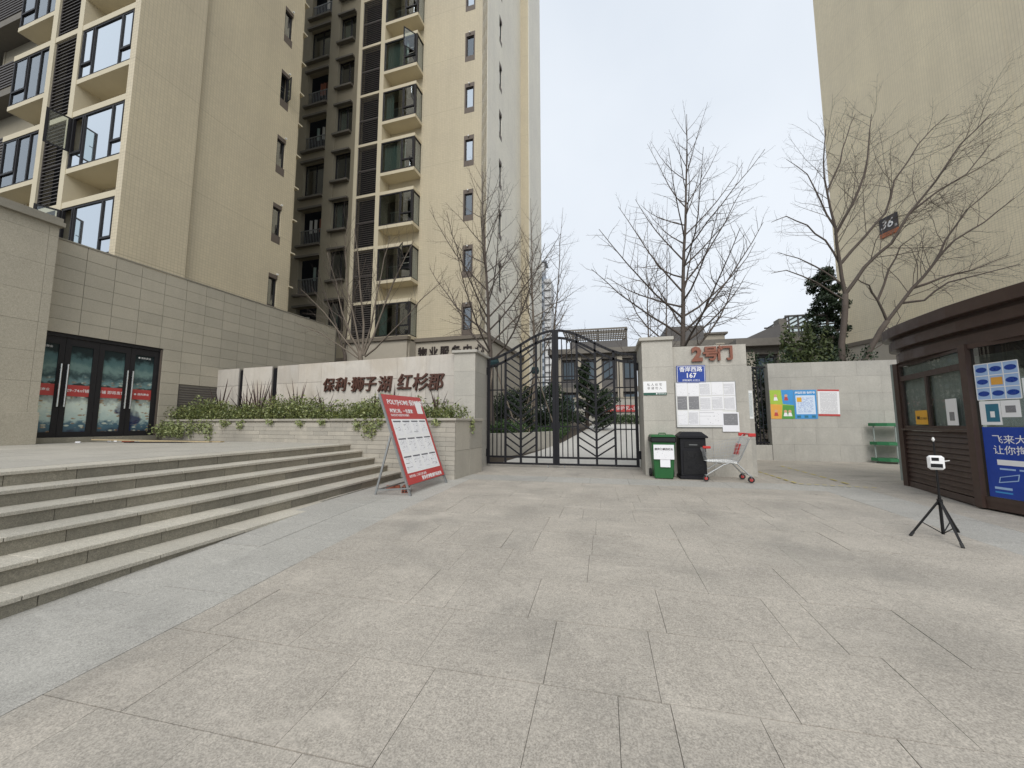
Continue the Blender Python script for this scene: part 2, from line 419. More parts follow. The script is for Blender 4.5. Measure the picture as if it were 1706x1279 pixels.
# ------------------------------------------------------------------ mesh helpers
class MB:
    def __init__(self, xf=None):
        self.v, self.f, self.xf = [], [], xf
        self.flip = False
        if xf:
            o = Vector(xf(0, 0, 0))
            m = Matrix([Vector(xf(*e)) - o for e in ((1, 0, 0), (0, 1, 0), (0, 0, 1))])
            self.flip = m.determinant() < 0
    def add(self, vs, fs):
        o = len(self.v)
        if self.xf: vs = [self.xf(*p) for p in vs]
        self.v += [tuple(p) for p in vs]
        self.f += [tuple(i + o for i in (reversed(f) if self.flip else f)) for f in fs]
        return self
    def box(self, x0, x1, y0, y1, z0, z1):
        if x0 > x1: x0, x1 = x1, x0
        if y0 > y1: y0, y1 = y1, y0
        if z0 > z1: z0, z1 = z1, z0
        return self.add([(x0, y0, z0), (x1, y0, z0), (x1, y1, z0), (x0, y1, z0), (x0, y0, z1), (x1, y0, z1), (x1, y1, z1), (x0, y1, z1)],
                        [(3, 2, 1, 0), (4, 5, 6, 7), (0, 1, 5, 4), (1, 2, 6, 5), (2, 3, 7, 6), (3, 0, 4, 7)])
    def hexa(self, b, t):
        return self.add(list(b) + list(t), [(3, 2, 1, 0), (4, 5, 6, 7), (0, 1, 5, 4), (1, 2, 6, 5), (2, 3, 7, 6), (3, 0, 4, 7)])
    def prism(self, poly, z0, z1):
        n = len(poly)
        z0f = z0 if callable(z0) else (lambda x, y: z0)
        z1f = z1 if callable(z1) else (lambda x, y: z1)
        vs = [(x, y, z0f(x, y)) for x, y in poly] + [(x, y, z1f(x, y)) for x, y in poly]
        return self.add(vs, [tuple(range(n - 1, -1, -1)), tuple(range(n, 2 * n))] + [(i, (i + 1) % n, n + (i + 1) % n, n + i) for i in range(n)])
    def tube(self, pts, rad, n=6, caps=True):
        pts = [Vector(p) for p in pts]
        if not hasattr(rad, '__len__'): rad = [rad] * len(pts)
        vs, fs = [], []
        ref = None
        for i, p in enumerate(pts):
            t = (pts[min(i + 1, len(pts) - 1)] - pts[max(i - 1, 0)])
            if t.length < 1e-9: t = Vector((0, 0, 1))
            t.normalize()
            if ref is None:
                ref = t.orthogonal().normalized()
            ref = (ref - t * ref.dot(t))
            ref = ref.normalized() if ref.length > 1e-6 else t.orthogonal().normalized()
            bi = t.cross(ref)
            for k in range(n):
                a = 2 * math.pi * k / n
                vs.append(p + (ref * math.cos(a) + bi * math.sin(a)) * rad[i])
        for i in range(len(pts) - 1):
            for k in range(n):
                fs.append((i * n + k, i * n + (k + 1) % n, (i + 1) * n + (k + 1) % n, (i + 1) * n + k))
        if caps:
            fs.append(tuple(range(n - 1, -1, -1)))
            fs.append(tuple(range((len(pts) - 1) * n, len(pts) * n)))
        return self.add(vs, fs)
    def bar(self, p, q, w, h=None, up=(0, 0, 1)):
        """square bar"""
        p, q = Vector(p), Vector(q)
        h = h or w
        t = (q - p).normalized()
        s = t.cross(Vector(up))
        s = s.normalized() if s.length > 1e-6 else t.orthogonal().normalized()
        u = s.cross(t)
        s *= w / 2; u *= h / 2
        return self.hexa([p - s - u, p + s - u, p + s + u, p - s + u], [q - s - u, q + s - u, q + s + u, q - s + u])
    def build(self, name, m, parent=None, smooth=False, bevel=0.0, stuff=False):
        me = bpy.data.meshes.new(name)
        me.from_pydata(self.v, [], self.f)
        if bevel:
            bm = bmesh.new(); bm.from_mesh(me)
            bmesh.ops.bevel(bm, geom=bm.edges[:], offset=bevel, segments=1, affect='EDGES')
            bm.to_mesh(me); bm.free()
        me.materials.append(MATS[m])
        if smooth:
            for p in me.polygons: p.use_smooth = True
        return link(name, me, parent, stuff)
def link(name, me, parent=None, stuff=False):
    o = bpy.data.objects.new(name, me)
    col.objects.link(o)
    if parent is not None: o.parent = parent
    if stuff: o['kind'] = 'stuff'
    return o
def box(name, m, parent, x0, x1, y0, y1, z0, z1, bevel=0.0):
    return MB().box(x0, x1, y0, y1, z0, z1).build(name, m, parent, bevel=bevel)
def tag(o, label, cat, group=None):
    o['label'] = label; o['category'] = cat
    if group: o['group'] = group
    return o
def thing(name, label, cat, loc=(0, 0, 0), rz=0.0, group=None):
    o = bpy.data.objects.new(name, None)
    o.empty_display_size = 0.3
    col.objects.link(o)
    o.location = loc
    o.rotation_euler = (0, 0, rz)
    return tag(o, label, cat, group)
def structure(o):
    o['kind'] = 'structure'
    return o
_tx = {}
def text_mesh(s, size, ext=0.01, bold=0.0, shear=0.0, align='CENTER'):
    k = (s, size, ext, bold, shear, align)
    if k not in _tx:
        c = bpy.data.curves.new('lettering', 'FONT')
        c.body = s; c.size = size; c.extrude = ext; c.offset = bold; c.shear = shear
        c.align_x = align; c.align_y = 'CENTER'
        c.resolution_u = 2
        o = bpy.data.objects.new('lettering', c)
        col.objects.link(o)
        dg = bpy.context.evaluated_depsgraph_get()
        me = bpy.data.meshes.new_from_object(o.evaluated_get(dg))
        bpy.data.objects.remove(o)
        bpy.data.curves.remove(c)
        _tx[k] = me
    return _tx[k].copy()
def text(name, s, size, m, parent, loc, rot, ext=0.004, bold=0.0, shear=0.0, align='CENTER'):
    me = text_mesh(s, size, ext, bold, shear, align)
    me.materials.clear(); me.materials.append(MATS[m])
    o = link(name, me, parent)
    o.location = loc; o.rotation_euler = rot
    return o
UP = (R(90), 0, 0)         # text facing -Y
BETA = R(3.5)
E1 = Vector((math.cos(BETA), -math.sin(BETA), 0)); E2 = Vector((math.sin(BETA), math.cos(BETA), 0))
def bw(a, b, z=0.0):
    return E1 * a + E2 * b + Vector((0, 0, z))
def zg(y):
    if y < 4.7: return 0.045 * (max(y, -3.0) - 4.7)
    return min(0.012 * (y - 4.7), 0.06)
def zgard(y):
    return 0.06 + max(0.0, min(y, 45) - 10.8) * 0.055

# ================================================================== GROUND AND PAVING
def sheet(name, m, xs, ys, zf, parent=None):
    b = MB()
    vs = [(x, y, zf(x, y)) for y in ys for x in xs]
    nx = len(xs)
    b.add(vs, [(j * nx + i, j * nx + i + 1, (j + 1) * nx + i + 1, (j + 1) * nx + i) for j in range(len(ys) - 1) for i in range(nx - 1)])
    return b.build(name, m, parent)
structure(sheet('ground', 'asphalt', [-300, -20, 20, 300], [-300, -3, 4.7, 9.7, 14, 300], lambda x, y: zg(y) - 0.03))
plaza = structure(sheet('plaza_paving', 'slab_bed', [-4.3, 3.3, 12], [-3, 4.7, 9.7, 13.95], lambda x, y: zg(y) - 0.009))
def slab(x0, x1, y0, y1, m, g=0.0018):
    dz = random.uniform(-0.0015, 0.0015)
    tx, ty = random.uniform(-.001, .001), random.uniform(-.001, .001)
    x0 += g * .85; x1 -= g * .85; y0 += g * 1.7; y1 -= g * 1.7
    ys = [y0, y1]
    if y0 < 4.7 < y1: ys = [y0, 4.7, y1]
    vs, fs = [], []
    for y in ys:
        for x, s in ((x0, -1), (x1, 1)):
            sy = -1 if y == y0 else 1
            vs.append((x, y, zg(y) + dz + tx * s + ty * sy))
    for y in ys:
        for x in (x0, x1):
            vs.append((x, y, zg(y) - 0.025))
    k = len(ys) * 2
    for j in range(len(ys) - 1):
        a = 2 * j
        fs.append((a, a + 1, a + 3, a + 2))
        fs.append((a + 1, a + 1 + k, a + 3 + k, a + 3))
        fs.append((a, a + 2, a + 2 + k, a + k))
    fs.append((0, k, k + 1, 1))
    a = k - 2
    fs.append((a, a + 1, a + 1 + k, a + k))
    b = MB(); b.add(vs, fs)
    return b.build('paving_slab', m, plaza)
rng = random.Random(21)
y = -0.9
while y < 7.7:                                   # main field, courses across, random lengths
    y1 = y + 0.6 if y < 7.4 else 7.9
    x = -2.75
    while x < 3.6:
        L = rng.choice([0.27, 0.42, 0.55, 0.6, 0.72, 0.86]) + rng.uniform(-.05, .05)
        x1 = x + L
        if 3.7 - x1 < 0.25: x1 = 3.7
        slab(x, x1, y, y1, 'slab_beige' if rng.random() < 2 else 'slab_grey')
        x = x1
    y = y1
for x0, x1 in ((-4.2, -3.45), (-3.45, -2.75)):   # grey border beside the steps
    y = -0.9 + (0.3 if x0 < -4 else 0)
    while y < 7.6:
        L = rng.choice([0.9, 1.05, 1.2]); y1 = min(7.9, y + L)
        if 7.9 - y1 < 0.4: y1 = 7.9
        slab(x0, x1, y, y1, 'slab_grey'); y = y1
x = -4.2
while x < 4.3:                                   # grey border across before the gate
    x1 = min(4.45, x + rng.choice([0.75, 0.9, 1.05]))
    if 4.45 - x1 < 0.4: x1 = 4.45
    slab(x, x1, 7.9, 8.6, 'slab_grey'); x = x1
y = -0.9
while y < 7.8:                                   # grey border along the kiosk
    y1 = min(7.9, y + 1.0)
    if 7.9 - y1 < 0.4: y1 = 7.9
    slab(3.7, 4.45, y, y1, 'slab_grey'); y = y1
y = 8.6
while y < 10.7:                                  # field before the gate
    y1 = min(10.8, y + 0.74)
    x = -3.3
    while x < 3.05:
        x1 = x + rng.choice([0.6, 0.9, 1.2])
        if 3.12 - x1 < 0.35: x1 = 3.12
        slab(x, x1, y, y1, 'slab_beige'); x = x1
    y = y1
y = 2.0
while y < 13.7:                                  # field round the kiosk and before the back wall
    y1 = min(13.84, y + 0.75)
    x = 4.45 if y < 8.5 else 3.12
    if y < 8.6 < y1: y1 = 8.6
    xe = 6.6 if y < 8.6 else 9.9
    while x < xe - .05:
        x1 = x + rng.choice([0.75, 0.9, 1.2])
        if xe - x1 < 0.4: x1 = xe
        slab(x, x1, y, y1, 'slab_beige'); x = x1
    y = y1

# faded yellow queue markings before the back wall
mk = thing('floor_marking', 'worn yellow dashed line box painted on paving before the poster wall', 'floor marking', (4.2, 9.0, 0.06))
def dash(p, q, w=0.05, n=9):
    p, q = Vector(p), Vector(q)
    for i in range(n):
        a, b = p.lerp(q, (i + .1) / n), p.lerp(q, (i + .72) / n)
        s = (q - p).normalized().cross(Vector((0, 0, 1))) * w / 2
        m = MB(); m.add([(v.x - 4.2, v.y - 9.0, 0.0065) for v in (a - s, b - s, b + s, a + s)], [(0, 1, 2, 3)])
        m.build('painted_dash', 'yellow_line', mk)
A_, B_, C_, D_ = at_z(1255, 783, .06), at_z(1330, 806, .06), at_z(1465, 813, .06), at_z(1300, 776, .06)
dash(A_, B_, n=7); dash(B_, C_, n=10); dash(D_, at_z(1420, 808, .06), n=8)

# garden behind the gate: ramped ground and pale path
gd = structure(sheet('garden_ground', 'soil', [-14, 3.15], [10.8, 13.95, 45, 60], lambda x, y: zgard(y) - 0.002))
structure(sheet('far_ground', 'soil', [-120, 120], [13.98, 45, 250], lambda x, y: zgard(y) - 0.012))
pp = MB()
L_ = [(-2.95, 10.8), (-2.3, 13.5), (-1.7, 17), (-1.1, 24), (-0.8, 31)]
R_ = [(0.95, 10.8), (1.4, 13.5), (2.2, 17), (3.6, 24), (5.0, 31)]
pp.add([(x, yy, zgard(yy) + 0.006) for x, yy in L_] + [(x, yy, zgard(yy) + 0.006) for x, yy in R_], [(i, i + 5, i + 6, i + 1) for i in range(4)])
structure(pp.build('path', 'path_pale'))

# ================================================================== STEPS AND TERRACE
ANG = R(7.0)
PC = Vector((-3.04, 7.75, 0))                    # planter front corner
def yplant(x): return PC.y + (PC.x - x) * math.tan(ANG)
stairs = thing('entrance_steps', 'wide flight of weathered granite steps beside the planter', 'steps', (-4.0, 2.0, -0.12))
def sx(x, y, z): return (x + 4.0, y - 2.0, z + 0.12)
EDGE = [-4.0, -4.35, -4.70, -5.05, -5.40, -5.75]
core = MB(sx)
for k in range(6):
    top = 0.145 * k
    xb = EDGE[k + 1] - 0.02 if k < 5 else -6.4
    core.prism([(EDGE[k] - 0.032, -3.9), (EDGE[k] - 0.032, yplant(EDGE[k]) - .012), (xb, yplant(xb) - .012), (xb, -3.9)], -0.4, top - 0.05)
core.build('core', 'joint', stairs)
for k in range(6):
    top = 0.145 * k
    xe = EDGE[k]
    xb = EDGE[k + 1] - 0.045 if k < 5 else -6.15
    for kind in ('tread', 'riser'):
        yy = -3.6 + random.uniform(0, .5)
        while True:
            L = 0.535 + random.uniform(-.03, .05)
            if kind == 'tread': L *= 1.7
            y1 = yy + L
            ye = yplant(xe) - 0.006
            last = y1 > ye - 0.25
            b = MB(sx)
            g = 0.003
            if kind == 'tread':
                ya, yb_ = (ye, yplant(xb) - .006) if last else (y1 - g, y1 - g)
                j = random.uniform(-.002, .002)
                poly = [(xe + j, yy + g), (xe + j, ya), (xb, yb_), (xb, yy + g)]
                b.prism(poly, top - 0.036, top + random.uniform(-.0015, .0015))
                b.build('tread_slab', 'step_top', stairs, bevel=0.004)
            else:
                ya = ye if last else y1 - g
                j = random.uniform(-.003, .001)
                b.box(xe - 0.05, xe - 0.016 + j, yy + g, ya, max(top - 0.145, -0.36), top - 0.038)
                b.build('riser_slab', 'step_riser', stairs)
            if last: break
            yy = y1
tb = MB()
tb.prism([(-6.15, -8), (-6.15, 8.1), (-14.6, 9.2), (-14.6, -8)], 0.0, 0.724)
terr = structure(tb.build('terrace', 'joint'))
rng = random.Random(5)
yy = -2.0
while yy < 8.0:                                  # terrace slabs
    x = -6.153
    while x > -13.3:
        L = rng.choice([0.9, 1.2])
        x1 = max(-13.4, x - L)
        b = MB(); g = .004
        b.box(x1 + g, x - g, yy + g, yy + 0.8 - g, 0.70, 0.727)
        b.build('terrace_slab', 'terrace', terr)
        x = x1
    yy += 0.8

# ================================================================== PLANTER
pl = thing('stone_planter', 'long pale stone-faced planter bed below the brown lettering', 'planter', PC, -ANG)
LEN = 10.2
box('body', 'planter_stone', pl, -LEN, -0.03, 0.035, 1.25, 0.0, 1.26)
row, zr = 0, 0.03
while zr < 1.2:
    h = 0.098
    x = 0.0 - (0.0 if row % 2 else 0.22)
    if row % 2 == 0:
        box('brick', 'planter_stone', pl, -0.217, -0.001, random.uniform(-.004, .001), 0.035, zr + .003, zr + h - .002)
    lim = -LEN if zr > 0.66 else -2.95
    while x > lim:
        L = random.choice([0.36, 0.44, 0.52]); x1 = max(lim, x - L)
        box('brick', 'planter_stone', pl, x1 + .002, x - .002, random.uniform(-.005, .001), 0.035, zr + .003, zr + h - .002)
        x = x1
    zr += h; row += 1
x = 0.03
while x > -LEN:
    x1 = max(-LEN, x - 0.85)
    box('coping_slab', 'planter_stone', pl, x1 + .003, x - .003, -0.025, 0.2, 1.258, 1.31, bevel=.005)
    x = x1
for i in range(2):
    y0 = 0.04 + i * 0.66
    for z0, z1 in ((0.03, 0.62), (0.625, 1.255)):
        box('side_panel', 'planter_stone', pl, -0.028, 0.0 + random.uniform(-.003, .002), y0, y0 + .65, z0, z1)
box('side_coping', 'planter_stone', pl, -0.2, 0.03, 0.205, 1.38, 1.258, 1.31, bevel=.005)
box('soil_bed', 'soil', pl, -LEN, -0.2, 0.2, 1.25, 1.255, 1.285)
def on_plane(px, py, o, nrm):
    r = pray(px, py); c = Vector((0, 0, EYE))
    return c + r * ((Vector(o) - c).dot(nrm) / r.dot(nrm))

# ================================================================== SIGN WALL AND LETTERING
SW = Vector((-3.66, 9.33, 0))
sw_n = Vector((math.sin(ANG), math.cos(ANG), 0))
def sw_local(px, py):
    p = on_plane(px, py, SW, sw_n) - SW
    return p.x * math.cos(ANG) - p.y * math.sin(ANG), p.z
sw = thing('sign_wall', 'pale stained stone wall panels carrying the large brown lettering', 'wall', SW, -ANG)
xl = sw_local(358, 640)[0]
s1, s2, s3, s4 = [sw_local(p, 640)[0] for p in (397, 404, 452, 461)]
for x0, x1 in ((xl, s1), (s2, s3), (s4, 0)):
    box('backing', 'joint', sw, x0 + .01, x1 - .005, 0.03, 0.22, 0.3, 2.97)
    n = max(1, round((x1 - x0) / 0.93))
    for i in range(n):
        a, b = x0 + (x1 - x0) * i / n, x0 + (x1 - x0) * (i + 1) / n
        for z0, z1 in ((0.9, 1.72), (1.724, 2.42), (2.424, 2.985)):
            box('stone_panel', 'sign_stone', sw, a + .0025, b - .0025, random.uniform(-.003, .002), 0.03, z0, z1 + random.uniform(-.006, .004))
for x0, x1 in ((s1, s2), (s3, s4)):
    box('slot_infill', 'iron_black', sw, x0, x1, 0.06, 0.12, 0.9, 2.93)
let = thing('wall_lettering', 'large dark brown raised characters on the pale planter wall', 'lettering', SW, -ANG)
for ch, px, py, s in (('保', 548.6, 643, .42), ('利', 568.7, 642, .42), ('·', 582, 640, .5), ('狮', 596.6, 642, .45), ('子', 617, 641, .45), ('湖', 641.7, 641.5, .47),
                      ('红', 674.6, 638.5, .47), ('杉', 700.9, 638.5, .48), ('郡', 726.3, 638, .48)):
    lx, lz = sw_local(px, py)
    text('character', ch, s, 'letter_brown', let, (lx, -0.035, lz), UP, 0.028, 0.003 if ch == '保' else 0.006, 0.12)

# ================================================================== GATE PILLARS, GATE WALL
def clad_block(root, m, x0, x1, y0, y1, z0, z1, rows, cols_f=1, t=0.025):
    """stone-clad block: core plus separate front and side panels"""
    box('core', 'joint', root, x0 + t, x1 - t, y0 + t, y1 - .001, z0, z1 - .004)
    zs = [z0 + (z1 - z0) * r for r in rows]
    for i in range(len(zs) - 1):
        for c in range(cols_f):
            a, b = x0 + (x1 - x0) * c / cols_f, x0 + (x1 - x0) * (c + 1) / cols_f
            box('stone_panel', m, root, a + (.0015 if c else 0), b - (.0015 if c < cols_f - 1 else 0), y0 + random.uniform(0, .003), y0 + t, zs[i] + .0015, zs[i + 1] - .0015)
        for xs in ((x0, x0 + t), (x1 - t, x1)):
            box('stone_panel', m, root, xs[0], xs[1], y0 + t + .002, y1, zs[i] + .0015, zs[i + 1] - .0015)
lp = thing('gate_pillar', 'square pale stone gate pillar standing at the end of the planter', 'pillar', (-3.38, 9.2, 0.04))
clad_block(lp, 'pillar_stone', -.28, .28, 0, 1.2, 0, 2.93, (0, .21, .42, .63, .84, 1.0))
box('cap', 'pillar_stone', lp, -.335, .335, -.055, 1.25, 2.93, 3.0, bevel=.008)
rp = thing('gate_pillar', 'square stone gate pillar with white plate standing behind the green bin', 'pillar', (1.22, 9.25, 0.05))
clad_block(rp, 'pillar_stone', -.34, .32, 0, 1.25, 0, 3.02, (0, .2, .4, .6, .8, 1.0))
box('cap', 'pillar_stone', rp, -.395, .35, -.05, 1.3, 3.02, 3.1, bevel=.008)
gw = thing('gate_wall', 'stone wall carrying red gate number and the notice board', 'wall', (1.56, 9.36, 0.05))
clad_block(gw, 'pillar_stone', 0, 1.5, 0, .45, 0, 2.88, (0, .28, .56, .84, 1.0), 2)
fw = thing('flank_wall', 'narrow lower concrete wall end with striped sheet beside shopping trolley', 'wall', (3.07, 9.55, 0.05))
clad_block(fw, 'concrete', 0, .14, 0, 4.2, 0, 2.42, (0, .33, .66, 1.0))

bwall = thing('poster_wall', 'stained grey concrete wall with three coloured posters', 'wall', (5.1, 13.8, 0.05))
box('core', 'joint', bwall, 0.02, 5.4, 0.03, 0.3, 0, 3.03)
zs = [0, .5, 1.02, 1.54, 2.06, 2.58, 3.04]
for i in range(6):
    x = 0.0
    off = 0 if i % 2 else 0.6
    while x < 5.4:
        x1 = min(5.42, x + (1.2 if x or not off else off))
        box('concrete_panel', 'concrete', bwall, x + .0015, x1 - .0015, random.uniform(0, .002), .03, zs[i] + .0015, zs[i + 1] - .0015)
        x = x1
box('end_panel', 'concrete', bwall, -.001, .018, .031, .3, 0, 3.04)
pw = thing('plinth_wall', 'low concrete plinth under the dark slotted railing', 'wall', (3.22, 13.8, 0.05))
box('plinth', 'concrete', pw, 0, 1.875, 0.01, .3, 0, .47, bevel=.01)
rl = thing('railing', 'dark metal railing filling the slot beside the poster wall', 'railing', (3.3, 13.95, .52))
for i in range(17):
    box('upright', 'iron_black', rl, .1 * i + .02, .1 * i + .05, 0, .03, 0, 2.5)
box('rail', 'iron_black', rl, 0, 1.78, -.01, .04, 2.45, 2.5); box('rail', 'iron_black', rl, 0, 1.78, -.01, .04, .05, .1)

# ================================================================== THE IRON GATE
def rail_z(x):                                   # arch height over the whole gate, centre at -1.21
    t = abs(x + 1.21) / 1.95
    return 3.66 - 0.72 * (0.5 - 0.5 * math.cos(math.pi * min(1, t ** 1.0)))
def gate_leaf(label, x_h, x_c):
    y0 = 10.2
    sgn = 1 if x_c > x_h else -1
    g = thing('gate_leaf', label, 'gate', (x_h, y0, 0.06))
    W = abs(x_c - x_h)
    def P(u, z): return (sgn * u, 0, z - .06)
    def zt(u, d=0): return rail_z(x_h + sgn * u) - d
    st = [0.0, 0.265 * W, 0.50 * W, 0.735 * W, W]
    for i, u in enumerate(st):
        w = 0.07 if i in (0,) else (0.085 if i == 4 else 0.055)
        MB().bar(P(u, 0.13), P(u, zt(u) + (.02 if i == 4 else 0)), w, w, (0, 1, 0)).build('stile', 'iron_black', g)
    for d in (0.0, 0.2):
        us = [W * i / 22 for i in range(23)]
        b = MB()
        for i in range(22):
            b.bar(P(us[i] - .004, zt(us[i], d)), P(us[i + 1] + .004, zt(us[i + 1], d)), 0.055, 0.058)
        b.build('arched_rail', 'iron_black', g)
    for z in (0.15, 0.32):
        MB().bar(P(-.02, z), P(W, z), 0.045, 0.048).build('bottom_rail', 'iron_black', g)
    def thin(u, z0, z1): MB().bar(P(u, z0), P(u, z1), 0.025, 0.025, (0, 1, 0)).build('thin_bar', 'iron_black', g)
    for i in range(1, 4):
        u = st[0] + (st[1] - st[0]) * i / 4
        thin(u, 0.33, zt(u, .2))
        u = st[3] + (st[4] - st[3]) * i / 4
        thin(u, 0.33, zt(u, .2))
    for (a, b_, z) in ((0, 1, 2.1), (0, 1, 1.05), (3, 4, 2.42), (3, 4, 2.27), (3, 4, 1.12)):
        MB().bar(P(st[a], z), P(st[b_], z), 0.03, 0.03).build('cross_bar', 'iron_black', g)
    k = 0
    z = 0.36
    while True:
        zc = z + 0.2 * k
        if zc + 0.3 > zt(st[2], .2) + .3: break
        for (a, b_) in ((1, 2), (3, 2)):
            ua, ub = st[a], st[b_]
            za, zb = zc + 0.3, zc
            top = zt(ua, .2)
            if za > top:
                f = (top - zb) / (za - zb)
                if f < .15: continue
                # clip where it meets the arched rail
                for _ in range(4):
                    uu = ub + (ua - ub) * f
                    f = min(1, (zt(uu, .2) - zb) / (za - zb))
                ua, za = ub + (ua - ub) * f, zb + (za - zb) * f
            if zb > zt(ub, .2): continue
            MB().bar(P(ua, za), P(ub, zb), 0.032, 0.036).build('chevron_bar', 'iron_black', g)
        k += 1
    for z in (0.42, 2.62):
        b = MB(); b.box(min(0, -sgn * .11), max(0, -sgn * .11), -.03, .03, z - .1, z - .02)
        b.tube([(-sgn * .06, 0, z - .16), (-sgn * .06, 0, z + .04)], .028, 8)
        b.build('hinge', 'iron_black', g)
    c = MB(); u = sgn * (W - .17)
    c.box(u - .012, u + .012, -.012, .012, 0.02, .07); c.tube([(u - .012, 0, .022), (u + .012, 0, .022)], .022, 10)
    c.build('caster', 'galv', g)
    b = MB(); b.box(sgn * (W - .06) - .02, sgn * (W - .06) + .02, -.055, -.037, 1.0, 1.16); b.build('latch', 'iron_black', g)
    return g
gate_leaf('black iron gate leaf hinged on the pillar beside the planter', -3.04, -1.255)
gate_leaf('black iron gate leaf hinged on the pillar beside the green bin', 0.80, -1.175)

# ================================================================== SIGNS ON THE GATE WALL
YW = 9.355
gl_ = thing('gate_number', 'red raised gate number characters on top of notice wall', 'lettering', (2.3, YW, 2.72))
for ch, x, s, b_ in (('2', 2.06, .42, .022), ('号', 2.34, .33, .012), ('门', 2.63, .33, .014)):
    text('character', ch, s, 'letter_red', gl_, (x - 2.3, -0.03, 0), UP, 0.025, b_)
bs = thing('street_plate', 'blue enamel street plate numbered 167 above the notice board', 'street sign', (1.92, YW, 2.29))
box('plate', 'blue_sign', bs, -.3, .3, -.014, -.002, -.2, .2, bevel=.004)
for x0, x1, z0, z1 in ((-.285, .285, .175, .183), (-.285, .285, -.183, -.175), (-.285, -.277, -.175, .175), (.277, .285, -.175, .175)):
    box('border', 'white_print', bs, x0, x1, -.0165, -.0142, z0, z1)
text('lettering', '香岸西路', .12, 'white_print', bs, (0, -.016, .105), UP, .001, .0015)
text('lettering', '167', .15, 'white_print', bs, (0, -.016, -.03), UP, .001, .003)
text('lettering', '邮政编码 610016', .05, 'white_print', bs, (0, -.016, -.135), UP, .001)
ws = thing('private_plate', 'white and dark green plate on the stone gate pillar', 'sign', (1.13, 9.247, 1.99))
box('plate', 'white_print', ws, -.24, .25, -.012, -.001, -.105, .15)
box('green_strip', 'dark_green', ws, -.24, .25, -.013, -.001, -.16, -.106)
text('lettering', '私 人 住 宅', .066, 'letter_dark', ws, (0.0, -.0125, .07), UP, .0006)
text('lettering', '非 请 勿 入', .066, 'letter_dark', ws, (0.0, -.0125, -.01), UP, .0006)
text('lettering', '● 保利物业', .042, 'white_print', ws, (.13, -.0135, -.133), UP, .0006)
nb = thing('notice_board', 'thin framed notice board fixed below the blue street plate', 'notice board', (2.2, YW, 1.62))
box('backing', 'white_metal', nb, -.61, .6, -.012, -.001, -.5, .49)
for x0, x1, z0, z1 in ((-.62, .61, .49, .5), (-.62, .61, -.51, -.5), (-.62, -.61, -.5, .49), (.6, .61, -.5, .49)):
    box('frame', 'galv', nb, x0, x1, -.018, -.001, z0, z1)
def sheet_of_paper(cx, cz, w, h, m, label, group=None, y=-.0145, tilt=0.0):
    o = box('notice_sheet', m, None, -w / 2, w / 2, -.0007, .0007, -h / 2, h / 2)
    # slight curl so that sheets do not lie dead flat
    for v in o.data.vertices: v.co.y -= 0.004 * (v.co.z < 0)
    o.location = (2.2 + cx, YW + y, 1.62 + cz); o.rotation_euler = (0, tilt, 0)
    return tag(o, label, 'paper', group)
PL = 'printed white notice sheet in the %s row of the notice board'
for i in range(5):
    sheet_of_paper(-.485 + .242 * i, .335 + random.uniform(-.01, .01), .225, .29, ['print_few', 'print_few', 'print_dense', 'print_few', 'print_dense'][i], PL % 'top', 'sheets on the notice board', tilt=random.uniform(-.02, .02))
for i in range(2, 5):
    sheet_of_paper(-.485 + .242 * i, .02 + random.uniform(-.01, .01), .225, .3, 'print_dense', PL % 'middle', 'sheets on the notice board', tilt=random.uniform(-.02, .02))
sheet_of_paper(-.485, .03, .2, .29, 'print_dark', 'dark poster with white splashes pinned in the notice board second row')
sheet_of_paper(-.245, .03, .21, .28, 'print_dark', 'plain dark grey sheet pinned beside white sheets on the notice board')
sheet_of_paper(-.485, -.3, .2, .31, 'print_few', PL % 'bottom', 'sheets on the notice board')
sheet_of_paper(-.26, -.3, .21, .31, 'print_dense', PL % 'bottom', 'sheets on the notice board', tilt=.02)
sheet_of_paper(.09, -.3, .46, .32, 'print_few', 'wide landscape sheet pinned at the notice board bottom row')
o = thing('photo_sheet', 'white sheet with grey photograph hanging below the notice board corner', 'paper', (2.2 + .475, YW - .018, 1.62 - .38))
box('sheet', 'paper_plain', o, -.165, .165, -.001, .001, -.22, .2); box('photograph', 'print_dark', o, -.14, .14, -.0022, -.0011, -.08, .17)
o = box('striped_sheet', 'print_code', None, -.045, .045, -.001, .001, -.32, .3)
o.location = (3.15, 9.546, 1.62); tag(o, 'narrow white sheet with dark teal stripes on the wall end', 'paper')

# ================================================================== BINS, TROLLEY
def tapered(mb, b0, b1, z0, z1):
    (x0, x1, y0, y1), (X0, X1, Y0, Y1) = b0, b1
    return mb.hexa([(x0, y0, z0), (x1, y0, z0), (x1, y1, z0), (x0, y1, z0)], [(X0, Y0, z1), (X1, Y0, z1), (X1, Y1, z1), (X0, Y1, z1)])
gb = thing('wheelie_bin', 'green plastic wheelie bin with paper labels before gate pillar', 'bin', (1.2, 8.97, 0.056))
tapered(MB(), (-.18, .18, -.2, .17), (-.235, .235, -.245, .23), 0.0, .80).build('body', 'bin_green', gb, bevel=.012)
tapered(MB(), (-.255, .255, -.27, .25), (-.25, .25, -.262, .245), .745, .86).build('bag_rim', 'plastic_black', gb, bevel=.02)
ld = MB(); tapered(ld, (-.25, .25, -.27, .25), (-.225, .225, -.2, .235), .86, .905)
lid = ld.build('lid', 'bin_green', gb, bevel=.01)
MB().tube([(-.07, -.1, .9), (-.065, -.1, .935), (.065, -.1, .935), (.07, -.1, .9)], .012, 6).build('handle', 'bin_green', lid)
MB().tube([(-.22, .27, .84), (.22, .27, .84)], .015, 6).build('push_bar', 'bin_green', gb)
for s in (-1, 1):
    w = MB().tube([(s * .2, .2, .08), (s * .25, .2, .08)], .085, 16).build('wheel', 'rubber', gb)
